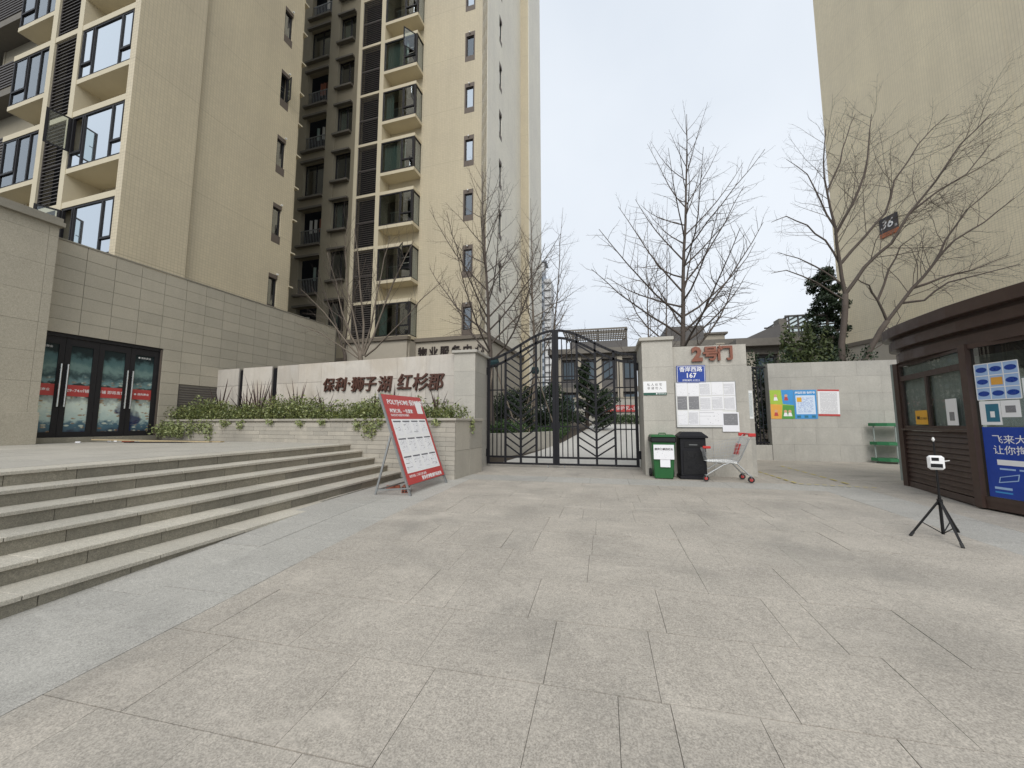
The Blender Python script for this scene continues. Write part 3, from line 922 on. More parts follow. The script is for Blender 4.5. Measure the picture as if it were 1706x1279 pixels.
box('label_sheet', 'print_few', gb, -.2, .2, -.263, -.255, .40, .70)
text('lettering', '废弃口罩回收处', .052, 'letter_dark', gb, (0, -.2645, .605), UP, .0005, .001)
box('blank_sheet', 'paper_plain', gb, -.075, .12, -.252, -.238, .24, .42)
bb = thing('litter_box', 'black cast metal litter cabinet with sloped lid beside green bin', 'litter bin', (1.79, 9.0, 0.056))
box('body', 'iron_black', bb, -.25, .25, -.17, .22, .06, .84, bevel=.008)
box('base', 'iron_black', bb, -.27, .26, -.2, .24, 0, .06, bevel=.008)
tapered(MB(), (-.29, .29, -.22, .26), (-.29, .29, -.22, .26), .84, .875).build('lid_rim', 'iron_black', bb, bevel=.006)
tapered(MB(), (-.285, .285, -.215, .255), (-.19, .19, -.12, .2), .876, .965).build('lid', 'iron_black', bb, bevel=.008)
dr = box('door_panel', 'plastic_black', bb, -.2, .2, -.182, -.168, .1, .58, bevel=.004)
rl_ = MB(); rg = random.Random(3)
for i in range(60):
    x, z = rg.uniform(-.17, .17), rg.uniform(.13, .55); a = rg.uniform(0, 6.28)
    rl_.tube([(x + .03 * math.cos(a + t), -.186, z + .02 * math.sin(a + t * 1.3)) for t in (0, .8, 1.6, 2.4)], .005, 4)
rl_.build('relief', 'iron_black', dr)
box('slot', 'plastic_black', bb, -.17, .17, -.178, -.168, .64, .77, bevel=.004)
MB().bar((-.08, -.19, .7), (.08, -.19, .7), .012).build('slot_handle', 'galv', bb)

ct = thing('shopping_trolley', 'empty wire shopping trolley with red handle before notice wall', 'trolley', (2.38, 8.76, 0.056))
def cpt(x, s, z):                                # s = -1..1 across, width narrows to the nose
    w = 0.245 + 0.045 * (x + .45) / .9
    return (x, s * w, z)
TOPF, TOPB = (-.45, .66), (.36, .86)
BOTF, BOTB = (-.40, .39), (.16, .40)
ba = MB()
def lerp(a, b, t): return (a[0] + (b[0] - a[0]) * t, a[1] + (b[1] - a[1]) * t)
r_ = .0032
for s in (-1, 1):
    for i in range(7):
        f = i / 6
        a, b = lerp(BOTF, TOPF, f), lerp(BOTB, TOPB, f)
        ba.tube([cpt(a[0], s, a[1]), cpt(b[0], s, b[1])], r_ * (1.8 if i in (0, 6) else 1), 4)
    for i in range(16):
        f = i / 15
        a, b = lerp(BOTF, BOTB, f), lerp(TOPF, TOPB, f)
        ba.tube([cpt(a[0], s, a[1]), cpt(b[0], s, b[1])], r_, 4)
for i in range(12):
    s = -1 + 2 * i / 11
    ba.tube([cpt(TOPF[0], s, TOPF[1]), cpt(BOTF[0], s, BOTF[1]), cpt(BOTB[0], s, BOTB[1]), cpt(TOPB[0], s, TOPB[1])], r_, 4)
for f in (0.0, .33, .66, 1):
    for e in ((BOTF, TOPF), (BOTB, TOPB)):
        p = lerp(e[0], e[1], f)
        ba.tube([cpt(p[0], -1, p[1]), cpt(p[0], 1, p[1])], r_, 4)
for i in range(8):
    p = lerp(BOTF, BOTB, i / 7)
    ba.tube([cpt(p[0], -1, p[1]), cpt(p[0], 1, p[1])], r_, 4)
ba.build('wire_basket', 'chrome', ct)
fr = MB()
for s in (-1, 1):
    fr.tube([(-.43, s * .2, .1), (-.38, s * .2, .15), (-.1, s * .2, .33), (.02, s * .2, .37), (.14, s * .21, .36), (.36, s * .25, .12)], .014, 8)
    fr.tube([(.14, s * .21, .36), (.2, s * .24, .46), (.36, s * .27, .84), (.43, s * .27, .92)], .011, 8)
    fr.tube([(-.38, s * .2, .385), (.16, s * .21, .375)], .01, 8)
fr.tube([(.36, -.25, .14), (.36, .25, .14)], .011, 8); fr.tube([(-.1, -.2, .33), (-.1, .2, .33)], .009, 8)
fr.build('frame', 'chrome', ct)
hd = MB().tube([(.44, -.29, .93), (.44, .29, .93)], .018, 10).build('handle', 'red_plastic', ct)
for s in (-1, 1):
    box('grip_end', 'red_plastic', ct, .34, .47, s * .285 - .02, s * .285 + .02, .885, .95, bevel=.008)
    box('corner_bumper', 'red_plastic', ct, -.475, -.33, s * .245 - .018, s * .245 + .018, .645, .695, bevel=.008)
MB().hexa([(.17, -.13, .52), (.20, -.13, .52), (.20, .13, .52), (.17, .13, .52)], [(.23, -.13, .74), (.26, -.13, .74), (.26, .13, .74), (.23, .13, .74)]).build('seat_flap', 'red_plastic', ct, bevel=.01)
for x, s in ((-.43, -1), (-.43, 1), (.36, -1), (.36, 1)):
    yy = s * (.2 if x < 0 else .25)
    c = MB().tube([(x, yy - .016, .06), (x, yy + .016, .06)], .058, 16).build('wheel', 'rubber', ct)
    MB().tube([(x, yy - .019, .06), (x, yy + .019, .06)], .03, 10).build('hub', 'red_plastic', c)
    fk = MB()
    for k in (-1, 1): fk.bar((x, yy + k * .024, .055), (x, yy + k * .02, .135), .006, .03)
    fk.box(x - .02, x + .02, yy - .027, yy + .027, .12, .135); fk.build('fork', 'galv', ct)

# ================================================================== ADVERTISING A-BOARD
BL, BR = Vector((-3.10, 5.98, .02)), Vector((-3.03, 7.36, .035))
TL, TR = at_y(638, 657, 5.98), at_y(694, 661, 7.36)
TL.x = TR.x = (TL.x + TR.x) / 2
TL.z = TR.z = (TL.z + TR.z) / 2
ab = thing('a_board', 'red and white property advert board on a grey steel stand', 'advert board', BL)
UU = (BR - BL); WB = UU.length; UU.normalize()
VV = ((TL + TR) / 2 - (BL + BR) / 2); VV = VV - UU * VV.dot(UU); HB = VV.length; VV.normalize()
NN = UU.cross(VV); 
if NN.x < 0: NN = -NN
def ax(u, n, v):
    return tuple(UU * u + VV * v + NN * n)
def abox(name, m, u0, u1, n0, n1, v0, v1, parent=ab, bevel=0):
    return MB(ax).box(u0, u1, n0, n1, v0, v1).build(name, m, parent, bevel=bevel)
fr = MB(ax)
for u in (0.0, WB - .035): fr.box(u, u + .035, -.035, 0, 0, HB)
for v in (.16, HB - .035): fr.box(.035, WB - .035, -.034, -.001, v, v + .035)
fr.build('front_frame', 'galv', ab)
abox('panel', 'red_paint', .03, WB - .03, .0005, .006, .17, HB - .005)
abox('white_field', 'white_print', .1, WB - .1, .0065, .008, .36, HB - .47)
bk = MB()
tl, tr = VV * (HB * .62) + UU * .02, VV * (HB * .62) + UU * (WB - .02)
f1, f2 = Vector((-3.74, 5.97, .02)) - BL, Vector((-3.68, 7.36, .035)) - BL
bk.bar(tl, f1, .03); bk.bar(tr, f2, .03); bk.bar(f1 + Vector((.02, 0, .07)), f2 + Vector((.02, 0, .07)), .025)
bk.bar(f1 + Vector((0, 0, .07)), Vector((0, 0, .12)), .022)
bk.build('back_stand', 'galv', ab)
cw, chh = (WB - .2) / 4, (HB - .83) / 3
for i in range(4):
    for j in range(3):
        u, v = .1 + cw * i, .36 + chh * j
        abox('listing_card', 'print_card', u + cw * .1, u + cw * .9, .0085, .0095, v + chh * .1, v + chh * .9)
def atext(name, s, size, m, u, v, align='LEFT', bold=0.0):
    o = text(name, s, size, m, ab, (0, 0, 0), (0, 0, 0), .0006, bold, 0, align)
    o.matrix_local = Matrix((( UU.x, VV.x, NN.x, 0), (UU.y, VV.y, NN.y, 0), (UU.z, VV.z, NN.z, 0), (0, 0, 0, 1)))
    o.location = ax(u, .008, v)
    return o
atext('lettering', 'POLY|HOME 保利爱家', .125, 'white_print', .13, HB - .15, bold=.002)
atext('lettering', '选择保利，一生爱家', .085, 'white_print', .13, HB - .32, bold=.002)
atext('lettering', '保利爱家为您提供优质服务', .05, 'white_print', .13, HB - .40)
atext('lettering', '租赁热线 二手房买卖 商铺', .05, 'white_print', .12, .30)
atext('lettering', '更多房源敬请扫码咨询', .075, 'white_print', .5, .225, bold=.002)
abox('white_square', 'white_print', WB - .32, WB - .1, .0065, .008, HB - .36, HB - .11)
def brick(label, loc, rot, hollow=False):
    o = thing('loose_brick', label, 'brick', loc); o.rotation_euler = rot
    box('body', 'brick_red', o, -.12, .12, -.055, .055, 0, .06 if not hollow else .11, bevel=.006)
    if hollow:
        for i in range(2):  # near-black plates on the faces paint the shade inside the openings
            for j in range(3):
                box('hole_shade', 'room_dark', o, .1195, .1215, -.045 + .05 * i, -.01 + .05 * i, .012 + .034 * j, .036 + .034 * j)
                box('hole_shade', 'room_dark', o, -.1 + .07 * j, -.055 + .07 * j, -.0565, -.0545, .016 + .05 * i, .05 + .05 * i)
    return o
brick('solid red brick laid across the bar of the advert stand', (*at_z(655, 813, .03).xy, zg(6.2)), (0, 0, R(25)))
brick('hollow red brick wedged under the front of the advert stand', (*at_z(676, 818, .03).xy, zg(6.1)), (0, 0, R(-70)), True)
brick('small red brick propping the timber boards on the terrace', bw(-12.15, 6.75, .728), (0, 0, R(10)))
# boards and scraps on the terrace
def plank(label, p, q, w, t, m='timber'):
    o = thing('timber_board', label, 'board', p)
    MB().bar((0, 0, 0), Vector(q) - Vector(p), w, t).build('board', m, o)
    return o
plank('long pale timber board resting on a brick on the terrace', bw(-12.7, 6.35, .80), bw(-9.95, 7.2, .745), .1, .025)
plank('second timber board lying flat beside planter end on terrace', bw(-11.9, 6.9, .742), bw(-9.75, 7.35, .742), .12, .022)
plank('dark flat board lying under the pale timber boards', bw(-11.75, 6.55, .737), bw(-10.4, 6.98, .737), .28, .014, 'frame_dark')
for i, (a, b, s) in enumerate(((-12.75, 6.1, .06), (-12.5, 6.55, .05), (-12.62, 6.75, .04))):
    m = MB(); rg = random.Random(i)
    pts = [(s * math.cos(k) * rg.uniform(.6, 1.2), s * math.sin(k) * rg.uniform(.6, 1.2)) for k in (0, 1, 2, 3, 4, 5)]
    m.prism(pts, 0, .035)
    o = m.build('crumpled_paper', 'paper_plain', bevel=.006)
    o.location = bw(a, b, .728); tag(o, 'small scrap of white litter on terrace before shop doors', 'litter', 'paper scraps on the terrace')

# ================================================================== THERMOMETER TRIPOD
tp = thing('thermometer_stand', 'white thermometer on a thin black tripod on paving', 'thermometer', (3.46, 5.18, zg(5.18)))
foot = [Vector((3.15, 5.15, 0)), Vector((3.34, 4.78, 0)), Vector((3.76, 5.42, 0))]
hub = Vector((0, 0, .36))
MB().tube([(0, 0, .03), (0, 0, .42)], .014, 8).build('lower_pole', 'plastic_black', tp)
MB().tube([(0, 0, .42), (0, 0, .72), (0, 0, 1.0)], [.011, .009, .008], 8).build('pole', 'plastic_black', tp)
MB().tube([(0, 0, .33), (0, 0, .39)], .024, 8).build('collar', 'plastic_black', tp)
for f in foot:
    v = Vector((f.x - 3.46, f.y - 5.18, 0.0))
    v.z = zg(f.y) - zg(5.18) + .008
    lg = MB().bar(hub + v.normalized() * .02, v, .018, .012).build('leg', 'plastic_black', tp)
    MB().bar(v - (v - hub).normalized() * .05, v + Vector((0, 0, -.004)), .022, .018).build('rubber_foot', 'rubber', lg)
    MB().bar(hub.lerp(v, .6), (0, 0, .035), .008, .008).build('brace', 'plastic_black', tp)
MB().tube([(0, 0, 1.0), (0, 0, 1.02), (0, 0, 1.045)], [.006, .014, .006], 10).build('ball_head', 'white_metal', tp)
dv = MB().box(-.065, .065, -.035, .02, .70, .85).build('device_body', 'white_print', tp, bevel=.02)
box('screen', 'plastic_black', dv, -.035, .02, -.037, -.034, .795, .83)
box('screen', 'plastic_black', dv, -.045, .045, -.037, -.034, .725, .765)
MB().bar((.06, -.01, .79), (.11, -.02, .80), .008).build('side_lever', 'white_metal', tp)
dv.rotation_euler = (0, 0, R(-22))

# ================================================================== KIOSK
KP = [Vector(p) for p in ((5.48, 8.85, 0), (5.07, 6.85, 0), (5.42, 5.0, 0), (7.7, 4.6, 0), (8.1, 8.5, 0))]
KO = Vector((5.07, 6.85, .05))
kk = thing('security_kiosk', 'dark brown guard kiosk with curved layered roof and posters', 'kiosk', KO)
def kface(i):
    p, q = KP[i], KP[(i + 1) % 5]
    u = (q - p).normalized(); nrm = Vector((u.y, -u.x, 0))
    cen = sum(KP, Vector((0, 0, 0))) / 5
    if (p - cen).dot(nrm) < 0: nrm = -nrm
    def xf(a, n, z): return tuple(p - Vector((KO.x, KO.y, 0)) + u * a + nrm * n + Vector((0, 0, z)))
    return xf, (q - p).length, u, nrm
def outline(off, seg=8):
    """rounded plan through the kiosk corners, pushed out by off"""
    cen = sum(KP, Vector((0, 0, 0))) / 5
    pts = []
    P = [cen + (p - cen) * (1 + off / (p - cen).length) for p in KP]
    for i in range(5):
        a, b, c, e = P[i - 1], P[i], P[(i + 1) % 5], P[(i + 2) % 5]
        for k in range(seg):
            t = k / seg
            cr_ = 0.5 * ((2 * b) + (c - a) * t + (2 * a - 5 * b + 4 * c - e) * t * t + (3 * b - a - 3 * c + e) * t ** 3)
            lin = b.lerp(c, t)
            v = lin.lerp(cr_, .75) - Vector((KO.x, KO.y, 0))
            pts.append((v.x, v.y))
    return pts
for off, z0, z1 in ((-.02, 2.23, 2.41), (.08, 2.45, 2.62), (.18, 2.66, 2.85)):
    o = MB().prism(outline(off), z0 + .02, z1).build('roof_band', 'kiosk_brown', kk)
    MB().prism(outline(off - .17), z0 - .05, z0 + .02).build('shadow_lip', 'kiosk_brown', o)
MB().prism([(p.x - KO.x, p.y - KO.y) for p in [Vector((6.62, 6.76, 0)).lerp(k, .94) for k in KP]], 2.1, 2.26).build('ceiling', 'kiosk_brown', kk)
MB().prism([(p.x - KO.x, p.y - KO.y) for p in [Vector((6.62, 6.76, 0)).lerp(k, 1.015) for k in KP]], 0.0, .10).build('base_skirt', 'kiosk_brown', kk)
MB().prism([(p.x - KO.x, p.y - KO.y) for p in [Vector((6.62, 6.76, 0)).lerp(k, .5) for k in KP]], 0.1, .75).build('desk', 'kiosk_in', kk)
for p in KP:                                      # corner posts
    v = p - Vector((KO.x, KO.y, 0))
    b = MB(); b.box(v.x - .055, v.x + .055, v.y - .055, v.y + .055, .0, 2.27); b.build('corner_post', 'kiosk_brown', kk)
v = KP[0] - Vector((KO.x, KO.y, 0))
box('trim_post', 'kiosk_trim', kk, v.x - .045, v.x + .03, v.y + .058, v.y + .13, .08, 2.28)
def kpart(i, name, m, a0, a1, n0, n1, z0, z1, parent=kk, bevel=0):
    return MB(kface(i)[0]).box(a0, a1, n0, n1, z0, z1).build(name, m, parent, bevel=bevel)
W0 = kface(0)[1]
nb_ = 11
for i in range(nb_):                              # horizontal siding under the window
    z0 = .11 + (1.02 - .11) * i / nb_; z1 = .11 + (1.02 - .11) * (i + 1) / nb_
    xf = kface(0)[0]
    MB(xf).hexa([(.05, -.03, z0), (W0 - .05, -.03, z0), (W0 - .05, .018, z0 + .004), (.05, .018, z0 + .004)],
                [(.05, -.03, z1 - .004), (W0 - .05, -.03, z1 - .004), (W0 - .05, -.004, z1 - .004), (.05, -.004, z1 - .004)]).build('siding_board', 'kiosk_brown', kk)
def frame(i, a0, a1, z0, z1, w=.05):
    for x0, x1, y0, y1 in ((a0, a0 + w, z0, z1), (a1 - w, a1, z0, z1), (a0 + w, a1 - w, z0, z0 + w), (a0 + w, a1 - w, z1 - w, z1)):
        kpart(i, 'window_frame', 'kiosk_brown', x0, x1, -.03, .022, y0, y1)
frame(0, .06, W0 - .06, 1.06, 1.98)
frame(0, .06, W0 - .06, 1.981, 2.24, .04)
kpart(0, 'sill', 'kiosk_brown', .04, W0 - .04, -.03, .05, 1.022, 1.058)
kpart(0, 'mullion', 'kiosk_brown', W0 * .46, W0 * .46 + .055, -.028, .028, 1.11, 1.93)
for a0, a1, z0, z1, n in ((.11, W0 * .46, 1.11, 1.93, -.012), (W0 * .46 + .055, W0 - .11, 1.11, 1.93, .004), (.1, W0 - .1, 2.021, 2.20, 0)):
    kpart(0, 'glass_pane', 'pane_kiosk', a0, a1, n, n + .004, z0, z1)
kpart(0, 'reflection_panel', 'reflection_grey', .06, W0 - .06, -.06, -.05, 1.06, 2.2)  # added panel, its colour gives the glass a light grey reflected look
W1 = kface(1)[1]
kpart(1, 'glass_pane', 'pane_clear', .06, W1 - .06, 0, .005, .16, 2.2)
kpart(1, 'rail', 'kiosk_brown', .05, W1 - .05, -.03, .03, .1, .16); kpart(1, 'rail', 'kiosk_brown', .05, W1 - .05, -.03, .03, 2.2, 2.27)
for i in (2, 3, 4):
    w = kface(i)[1]
    kpart(i, 'wall_panel', 'kiosk_brown', .05, w - .05, -.02, .02, .1, 1.0); kpart(i, 'glass_pane', 'pane_clear', .05, w - .05, -.002, .002, 1.0, 2.2)
    for f in (.0, .33, .66, 1):
        kpart(i, 'mullion', 'kiosk_brown', .05 + f * (w - .15), .1 + f * (w - .15), -.025, .025, 1.0, 2.2)
for k in (2, 14):
    p = outline(.1)[k]
    MB().tube([(p[0] + .035 * math.cos(t), p[1] + .035 * math.sin(t) * .2, 2.89 + .04 * math.sin(t)) for t in np.linspace(0, 6.0, 10)], .007, 6).build('lifting_eye', 'kiosk_brown', kk)
def kthing(i, name, label, cat, m, a0, a1, z0, z1, n=.012):
    xf, L, u, nrm = kface(i)
    base = Vector(xf((a0 + a1) / 2, n, z0)) + Vector((KO.x, KO.y, KO.z))
    o = thing(name, label, cat, base, math.atan2(-nrm.y, -nrm.x) - math.pi / 2)
    w = (a1 - a0)
    return o, w, z1 - z0
def kposter(i, name, label, cat, m, a0, a1, z0, z1, n=.012):
    o, w, h = kthing(i, name, label, cat, m, a0, a1, z0, z1, n)
    box('sheet', m, o, -w / 2, w / 2, -.002, .001, 0, h)
    return o, w, h
o, w, h = kposter(0, 'sticker', 'orange sticker on the lower corner of the kiosk window', 'sticker', 'sticker_yellow', .55, .93, 1.13, 1.37, .03)
box('emblem', 'letter_dark', o, -.14, -.05, -.004, -.002, .09, .14); text('lettering', '门卫室 请出示', .045, 'letter_dark', o, (.05, -.003, .1), UP, .0005)
o, w, h = kposter(0, 'code_card', 'white payment card stuck on the kiosk sliding window', 'card', 'white_print', 1.48, 1.76, 1.12, 1.52, .03)
box('grey_square', 'print_dark', o, -.06, .06, -.004, -.002, .07, .2)
o, w, h = kposter(1, 'oval_chart', 'pale blue sheet with rows of dark blue ovals on kiosk glass', 'poster', 'poster_light', .09, .58, 1.47, 1.96, .01)
for i in range(3):
    for j in range(3):
        cx, cz = -w / 2 + w * (i + .5) / 3, h * (j + .5) / 3
        if i == j == 1: box('photograph', 'poster_orange', o, cx - .065, cx + .065, -.004, -.002, cz - .05, cz + .05)
        else:
            m = MB(); m.add([(cx + .066 * math.cos(t), -.0035, cz + .036 * math.sin(t)) for t in np.linspace(0, 2 * math.pi, 20, endpoint=False)], [tuple(range(20))])
            m.build('oval', 'blue_sign', o)
for k in range(4):
    f = k / 3
    box('border', 'white_print', o, -w / 2 + w * f - .006, -w / 2 + w * f + .006, -.0032, -.0021, 0, h)
    box('border', 'white_print', o, -w / 2, w / 2, -.0044, -.0033, h * f - .006, h * f + .006)
o, w, h = kposter(1, 'teal_card', 'white card with teal panel below the oval chart', 'card', 'white_print', .1, .34, 1.13, 1.45, .01)
box('panel', 'teal', o, -.05, .1, -.004, -.002, .04, .28); box('label', 'white_print', o, .0, .05, -.0055, -.004, .1, .18)
o, w, h = kposter(1, 'notice_card', 'white card with grey block on kiosk glass above blue poster', 'card', 'white_print', .345, .55, 1.23, 1.45, .01)
box('grey_block', 'print_dark', o, -.055, .055, -.004, -.002, .06, .15)
o, w, h = kposter(1, 'framed_card', 'small white card with dark square beside the oval chart', 'card', 'white_print', .6, .8, 1.47, 1.72, .01)
box('grey_block', 'print_dark', o, -.06, .06, -.004, -.002, .06, .2)
o, w, h = kposter(1, 'anti_fraud_poster', 'large deep blue poster with white headline on kiosk glass', 'poster', 'poster_blue', .1, 1.15, .17, 1.10, .01)
x0 = -w / 2
text('lettering', '飞来大奖莫', .125, 'white_print', o, (x0 + .1, -.004, h - .17), UP, .0006, .0, 0, 'LEFT')
text('lettering', '让你掏钱无', .125, 'white_print', o, (x0 + .1, -.004, h - .31), UP, .0006, .0, 0, 'LEFT')
box('caption_pill', 'white_print', o, x0 + .13, x0 + .6, -.004, -.002, h - .50, h - .43, bevel=.0009)
box('caption_line', 'poster_light', o, x0 + .15, x0 + .32, -.004, -.002, h - .56, h - .54); box('caption_line', 'poster_light', o, x0 + .36, x0 + .55, -.004, -.002, h - .56, h - .54)
m = MB(); m.add([(x0 + .12, -.004, h - .74), (x0 + .34, -.004, h - .69), (x0 + .36, -.004, h - .60), (x0 + .14, -.004, h - .66)], [(0, 1, 2, 3)]); m.build('phone_outline', 'poster_light', o)
m = MB(); m.add([(x0 + .135, -.0045, h - .725), (x0 + .33, -.0045, h - .68), (x0 + .345, -.0045, h - .615), (x0 + .15, -.0045, h - .665)], [(0, 1, 2, 3)]); m.build('phone_screen', 'blue_sign', o)
m = MB(); m.add([(x0 + .62 + .2 * math.cos(t), -.004, h - .72 + .2 * math.sin(t)) for t in np.linspace(0, 2 * math.pi, 24, endpoint=False)], [tuple(range(24))]); m.build('disc', 'poster_light', o)
m = MB(); m.add([(x0 + .5, -.0045, h - .82), (x0 + .75, -.0045, h - .78), (x0 + .74, -.0045, h - .62), (x0 + .49, -.0045, h - .68)], [(0, 1, 2, 3)]); m.build('parcel', 'poster_orange', o)
box('caption_line', 'poster_light', o, x0 + .07, x0 + .26, -.004, -.002, h - .82, h - .79); box('caption_line', 'poster_sky', o, x0 + .07, x0 + .26, -.004, -.002, h - .87, h - .85)
o = MB(kface(4)[0]).box(kface(4)[1] - .14, kface(4)[1] - .1, .02, .04, 1.3, 1.7).build('arm_sign', 'sticker_yellow')
o.location = KO; tag(o, 'small yellow sign fixed to the rear corner of kiosk', 'sign')

# green corner shelf
gs = thing('corner_shelf', 'green wire corner shelf standing behind the kiosk at poster wall', 'shelf', (8.0, 13.45, .06))
for x in (-.35, .0, .35):
    MB().tube([(x, .1 if x else -.2, 0), (x, .1 if x else -.2, 1.1)], .02, 6).build('post', 'kiosk_trim', gs)
for z in (.06, .52, 1.06):
    MB().prism([(-.42, .2), (-.36, -.02), (-.18, -.2), (.1, -.27), (.42, -.2), (.42, .2)], z, z + .09).build('tray', 'shelf_green', gs)

# posters on the concrete wall
def wall_poster(name, label, x0, x1, z0, z1, m):
    o = thing(name, label, 'poster', ((x0 + x1) / 2, 13.795, z0))
    box('sheet', m, o, -(x1 - x0) / 2, (x1 - x0) / 2, -.004, -.001, 0, z1 - z0)
    return o, x1 - x0, z1 - z0
o, w, h = wall_poster('cartoon_poster', 'green orange and blue four-panel figure poster on concrete wall', 4.99 + .12, 5.76, 1.34, 2.24, 'poster_lime')
for nm, pts in (('poster_sky', [(.02, .46), (.325, .42), (.325, .9), (-.01, .9)]), ('poster_orange', [(-.325, 0), (-.04, 0), (.0, .44), (-.325, .46)]), ('poster_green', [(-.03, 0), (.325, 0), (.325, .41), (.02, .43)])):
    m = MB(); m.add([(x, -.0055, z) for x, z in pts], [(0, 1, 2, 3)]); m.build('panel', nm, o)
for x, z, cl in ((-.17, .62, 'white_print'), (.12, .62, 'red_paint'), (-.18, .14, 'red_paint'), (.08, .13, 'white_print'), (.2, .13, 'white_print')):
    m = MB(); m.add([(x + .045 * math.cos(t), -.0075, z + .1 + .045 * math.sin(t)) for t in np.linspace(0, 6.28, 14, endpoint=False)], [tuple(range(14))]); m.build('figure_head', 'skin_tone', o)
    m = MB(); m.add([(x - .06, -.007, z - .05), (x + .06, -.007, z - .05), (x + .035, -.007, z + .06), (x - .035, -.007, z + .06)], [(0, 1, 2, 3)]); m.build('figure_body', cl, o)
o, w, h = wall_poster('notice_poster', 'sky blue poster with white text panel on concrete wall', 5.77, 6.38, 1.34, 2.23, 'poster_sky')
box('text_panel', 'print_blue', o, -.26, .26, -.006, -.004, .14, .72)
box('emblem', 'sticker_yellow', o, -.23, -.1, -.0075, -.006, .52, .66); text('lettering', '疫情防控 告知书', .075, 'white_print', o, (0, -.005, .8), UP, .0006, .002)
for x in (-.2, 0, .2): box('icon', 'teal', o, x - .05, x + .05, -.006, -.004, .03, .1)
o, w, h = wall_poster('curled_poster', 'white poster with red borders peeling off the concrete wall', 6.4, 6.97, 1.42, 2.23, 'print_dense')
for z0, z1 in ((.76, .81), (0, .06)): box('border', 'red_paint', o, -w / 2, w / 2, -.006, -.004, z0, z1)
o.rotation_euler = (0, R(1.5), 0)

# ================================================================== BUILDINGS
def wxf(o, u, n):
    """local wall frame: a along u, d outwards along n, z up"""
    o, u, n = Vector(o), Vector(u), Vector(n)
    return lambda a, d, z: tuple(o + u * a + n * d + Vector((0, 0, z)))
def window(parent, xf, a0, a1, z0, z1, splits=(), trans=None, fw=.06, pane='pane', dep=.0, name='window', lights=None, open_=None):
    """window part with frame members, panes as sub-parts. splits: mullion positions 0..1; trans: transom height 0..1 for the narrow lights"""
    root = MB(xf)
    for x0, x1, y0, y1 in ((a0, a0 + fw, z0, z1), (a1 - fw, a1, z0, z1), (a0 + fw, a1 - fw, z0, z0 + fw), (a0 + fw, a1 - fw, z1 - fw, z1)):
        root.box(x0, x1, dep - .06, dep, y0, y1)
    edges = [a0 + fw] + [a0 + (a1 - a0) * s for s in splits] + [a1 - fw]
    for e in edges[1:-1]:
        root.box(e - fw / 2, e + fw / 2, dep - .06, dep, z0 + fw, z1 - fw)
    for i in (lights or ()):
        l = edges[i] + (fw / 2 if i else 0); r = edges[i + 1] - (fw / 2 if i + 2 < len(edges) else 0)
        zt = z0 + (z1 - z0) * trans
        root.box(l, r, dep - .058, dep + .012, zt - fw / 2, zt + fw / 2)
        for q0, q1 in ((l, l + .04), (r - .04, r)):
            root.box(q0, q1, dep - .05, dep + .015, zt + fw / 2, z1 - fw)
    w = root.build(name, 'frame_dark', parent)
    for i in range(len(edges) - 1):
        l = edges[i] + (fw / 2 if i else 0); r = edges[i + 1] - (fw / 2 if i + 2 < len(edges) else 0)
        if open_ is not None and i == open_[0]:
            # casement swung outwards about one side
            zt = z0 + (z1 - z0) * (trans or 0)
            hinge, ang = open_[1], R(open_[2])
            h0 = l if hinge == 'L' else r
            s = 1 if hinge == 'L' else -1
            L = r - l
            def cx(t, k, z): return xf(h0 + s * (t * math.cos(ang)) , dep + .02 + t * math.sin(ang) + k, z)
            m = MB(cx)
            zb, zz = (zt + fw / 2 if trans else z0 + fw), z1 - fw
            for t0, t1, q0, q1 in ((0, .05, zb, zz), (L - .05, L, zb, zz), (.05, L - .05, zb, zb + .05), (.05, L - .05, zz - .05, zz)):
                m.box(t0, t1, 0, .045, q0, q1)
            sash = m.build('open_sash', 'frame_dark', w)
            MB(cx).box(.05, L - .05, .018, .024, zb + .05, zz - .05).build('pane', 'pane_clear', w)
            MB(cx).box(L - .12, L - .02, -.02, 0, (zb + zz) / 2 - .012, (zb + zz) / 2 + .012).build('handle', 'frame_dark', w)
            if trans:
                MB(xf).box(l, r, dep - .035, dep - .029, z0 + fw, zt - fw / 2).build('pane', pane, w)
            for q in (.35, .6):
                MB(xf).box(l, r, dep - .2, dep - .18, z0 + (z1 - z0) * (.25 + q * .7), z0 + (z1 - z0) * (.25 + q * .7) + .025).build('guard_rail', 'steel', w)
            continue
        if lights and i in lights:
            zt = z0 + (z1 - z0) * trans
            MB(xf).box(l, r, dep - .035, dep - .029, z0 + fw, zt - fw / 2).build('pane', pane, w)
            MB(xf).box(l + .04, r - .04, dep - .02, dep - .014, zt + fw / 2, z1 - fw).build('pane', pane, w)
        else:
            MB(xf).box(l, r, dep - .035, dep - .029, z0 + fw, z1 - fw).build('pane', pane, w)
    return w
def curtain(parent, xf, a0, a1, d, z0, z1, m='curtain_green', waves=6):
    k = waves * 4
    b = MB(xf)
    vs = []
    for i in range(k + 1):
        a = a0 + (a1 - a0) * i / k
        dd = d + .03 * math.sin(i * math.pi / 2)
        vs += [(a, dd, z0), (a, dd, z1)]
    b.add(vs, [(2 * i, 2 * i + 2, 2 * i + 3, 2 * i + 1) for i in range(k)])
    return b.build('curtain', m, parent, smooth=True)
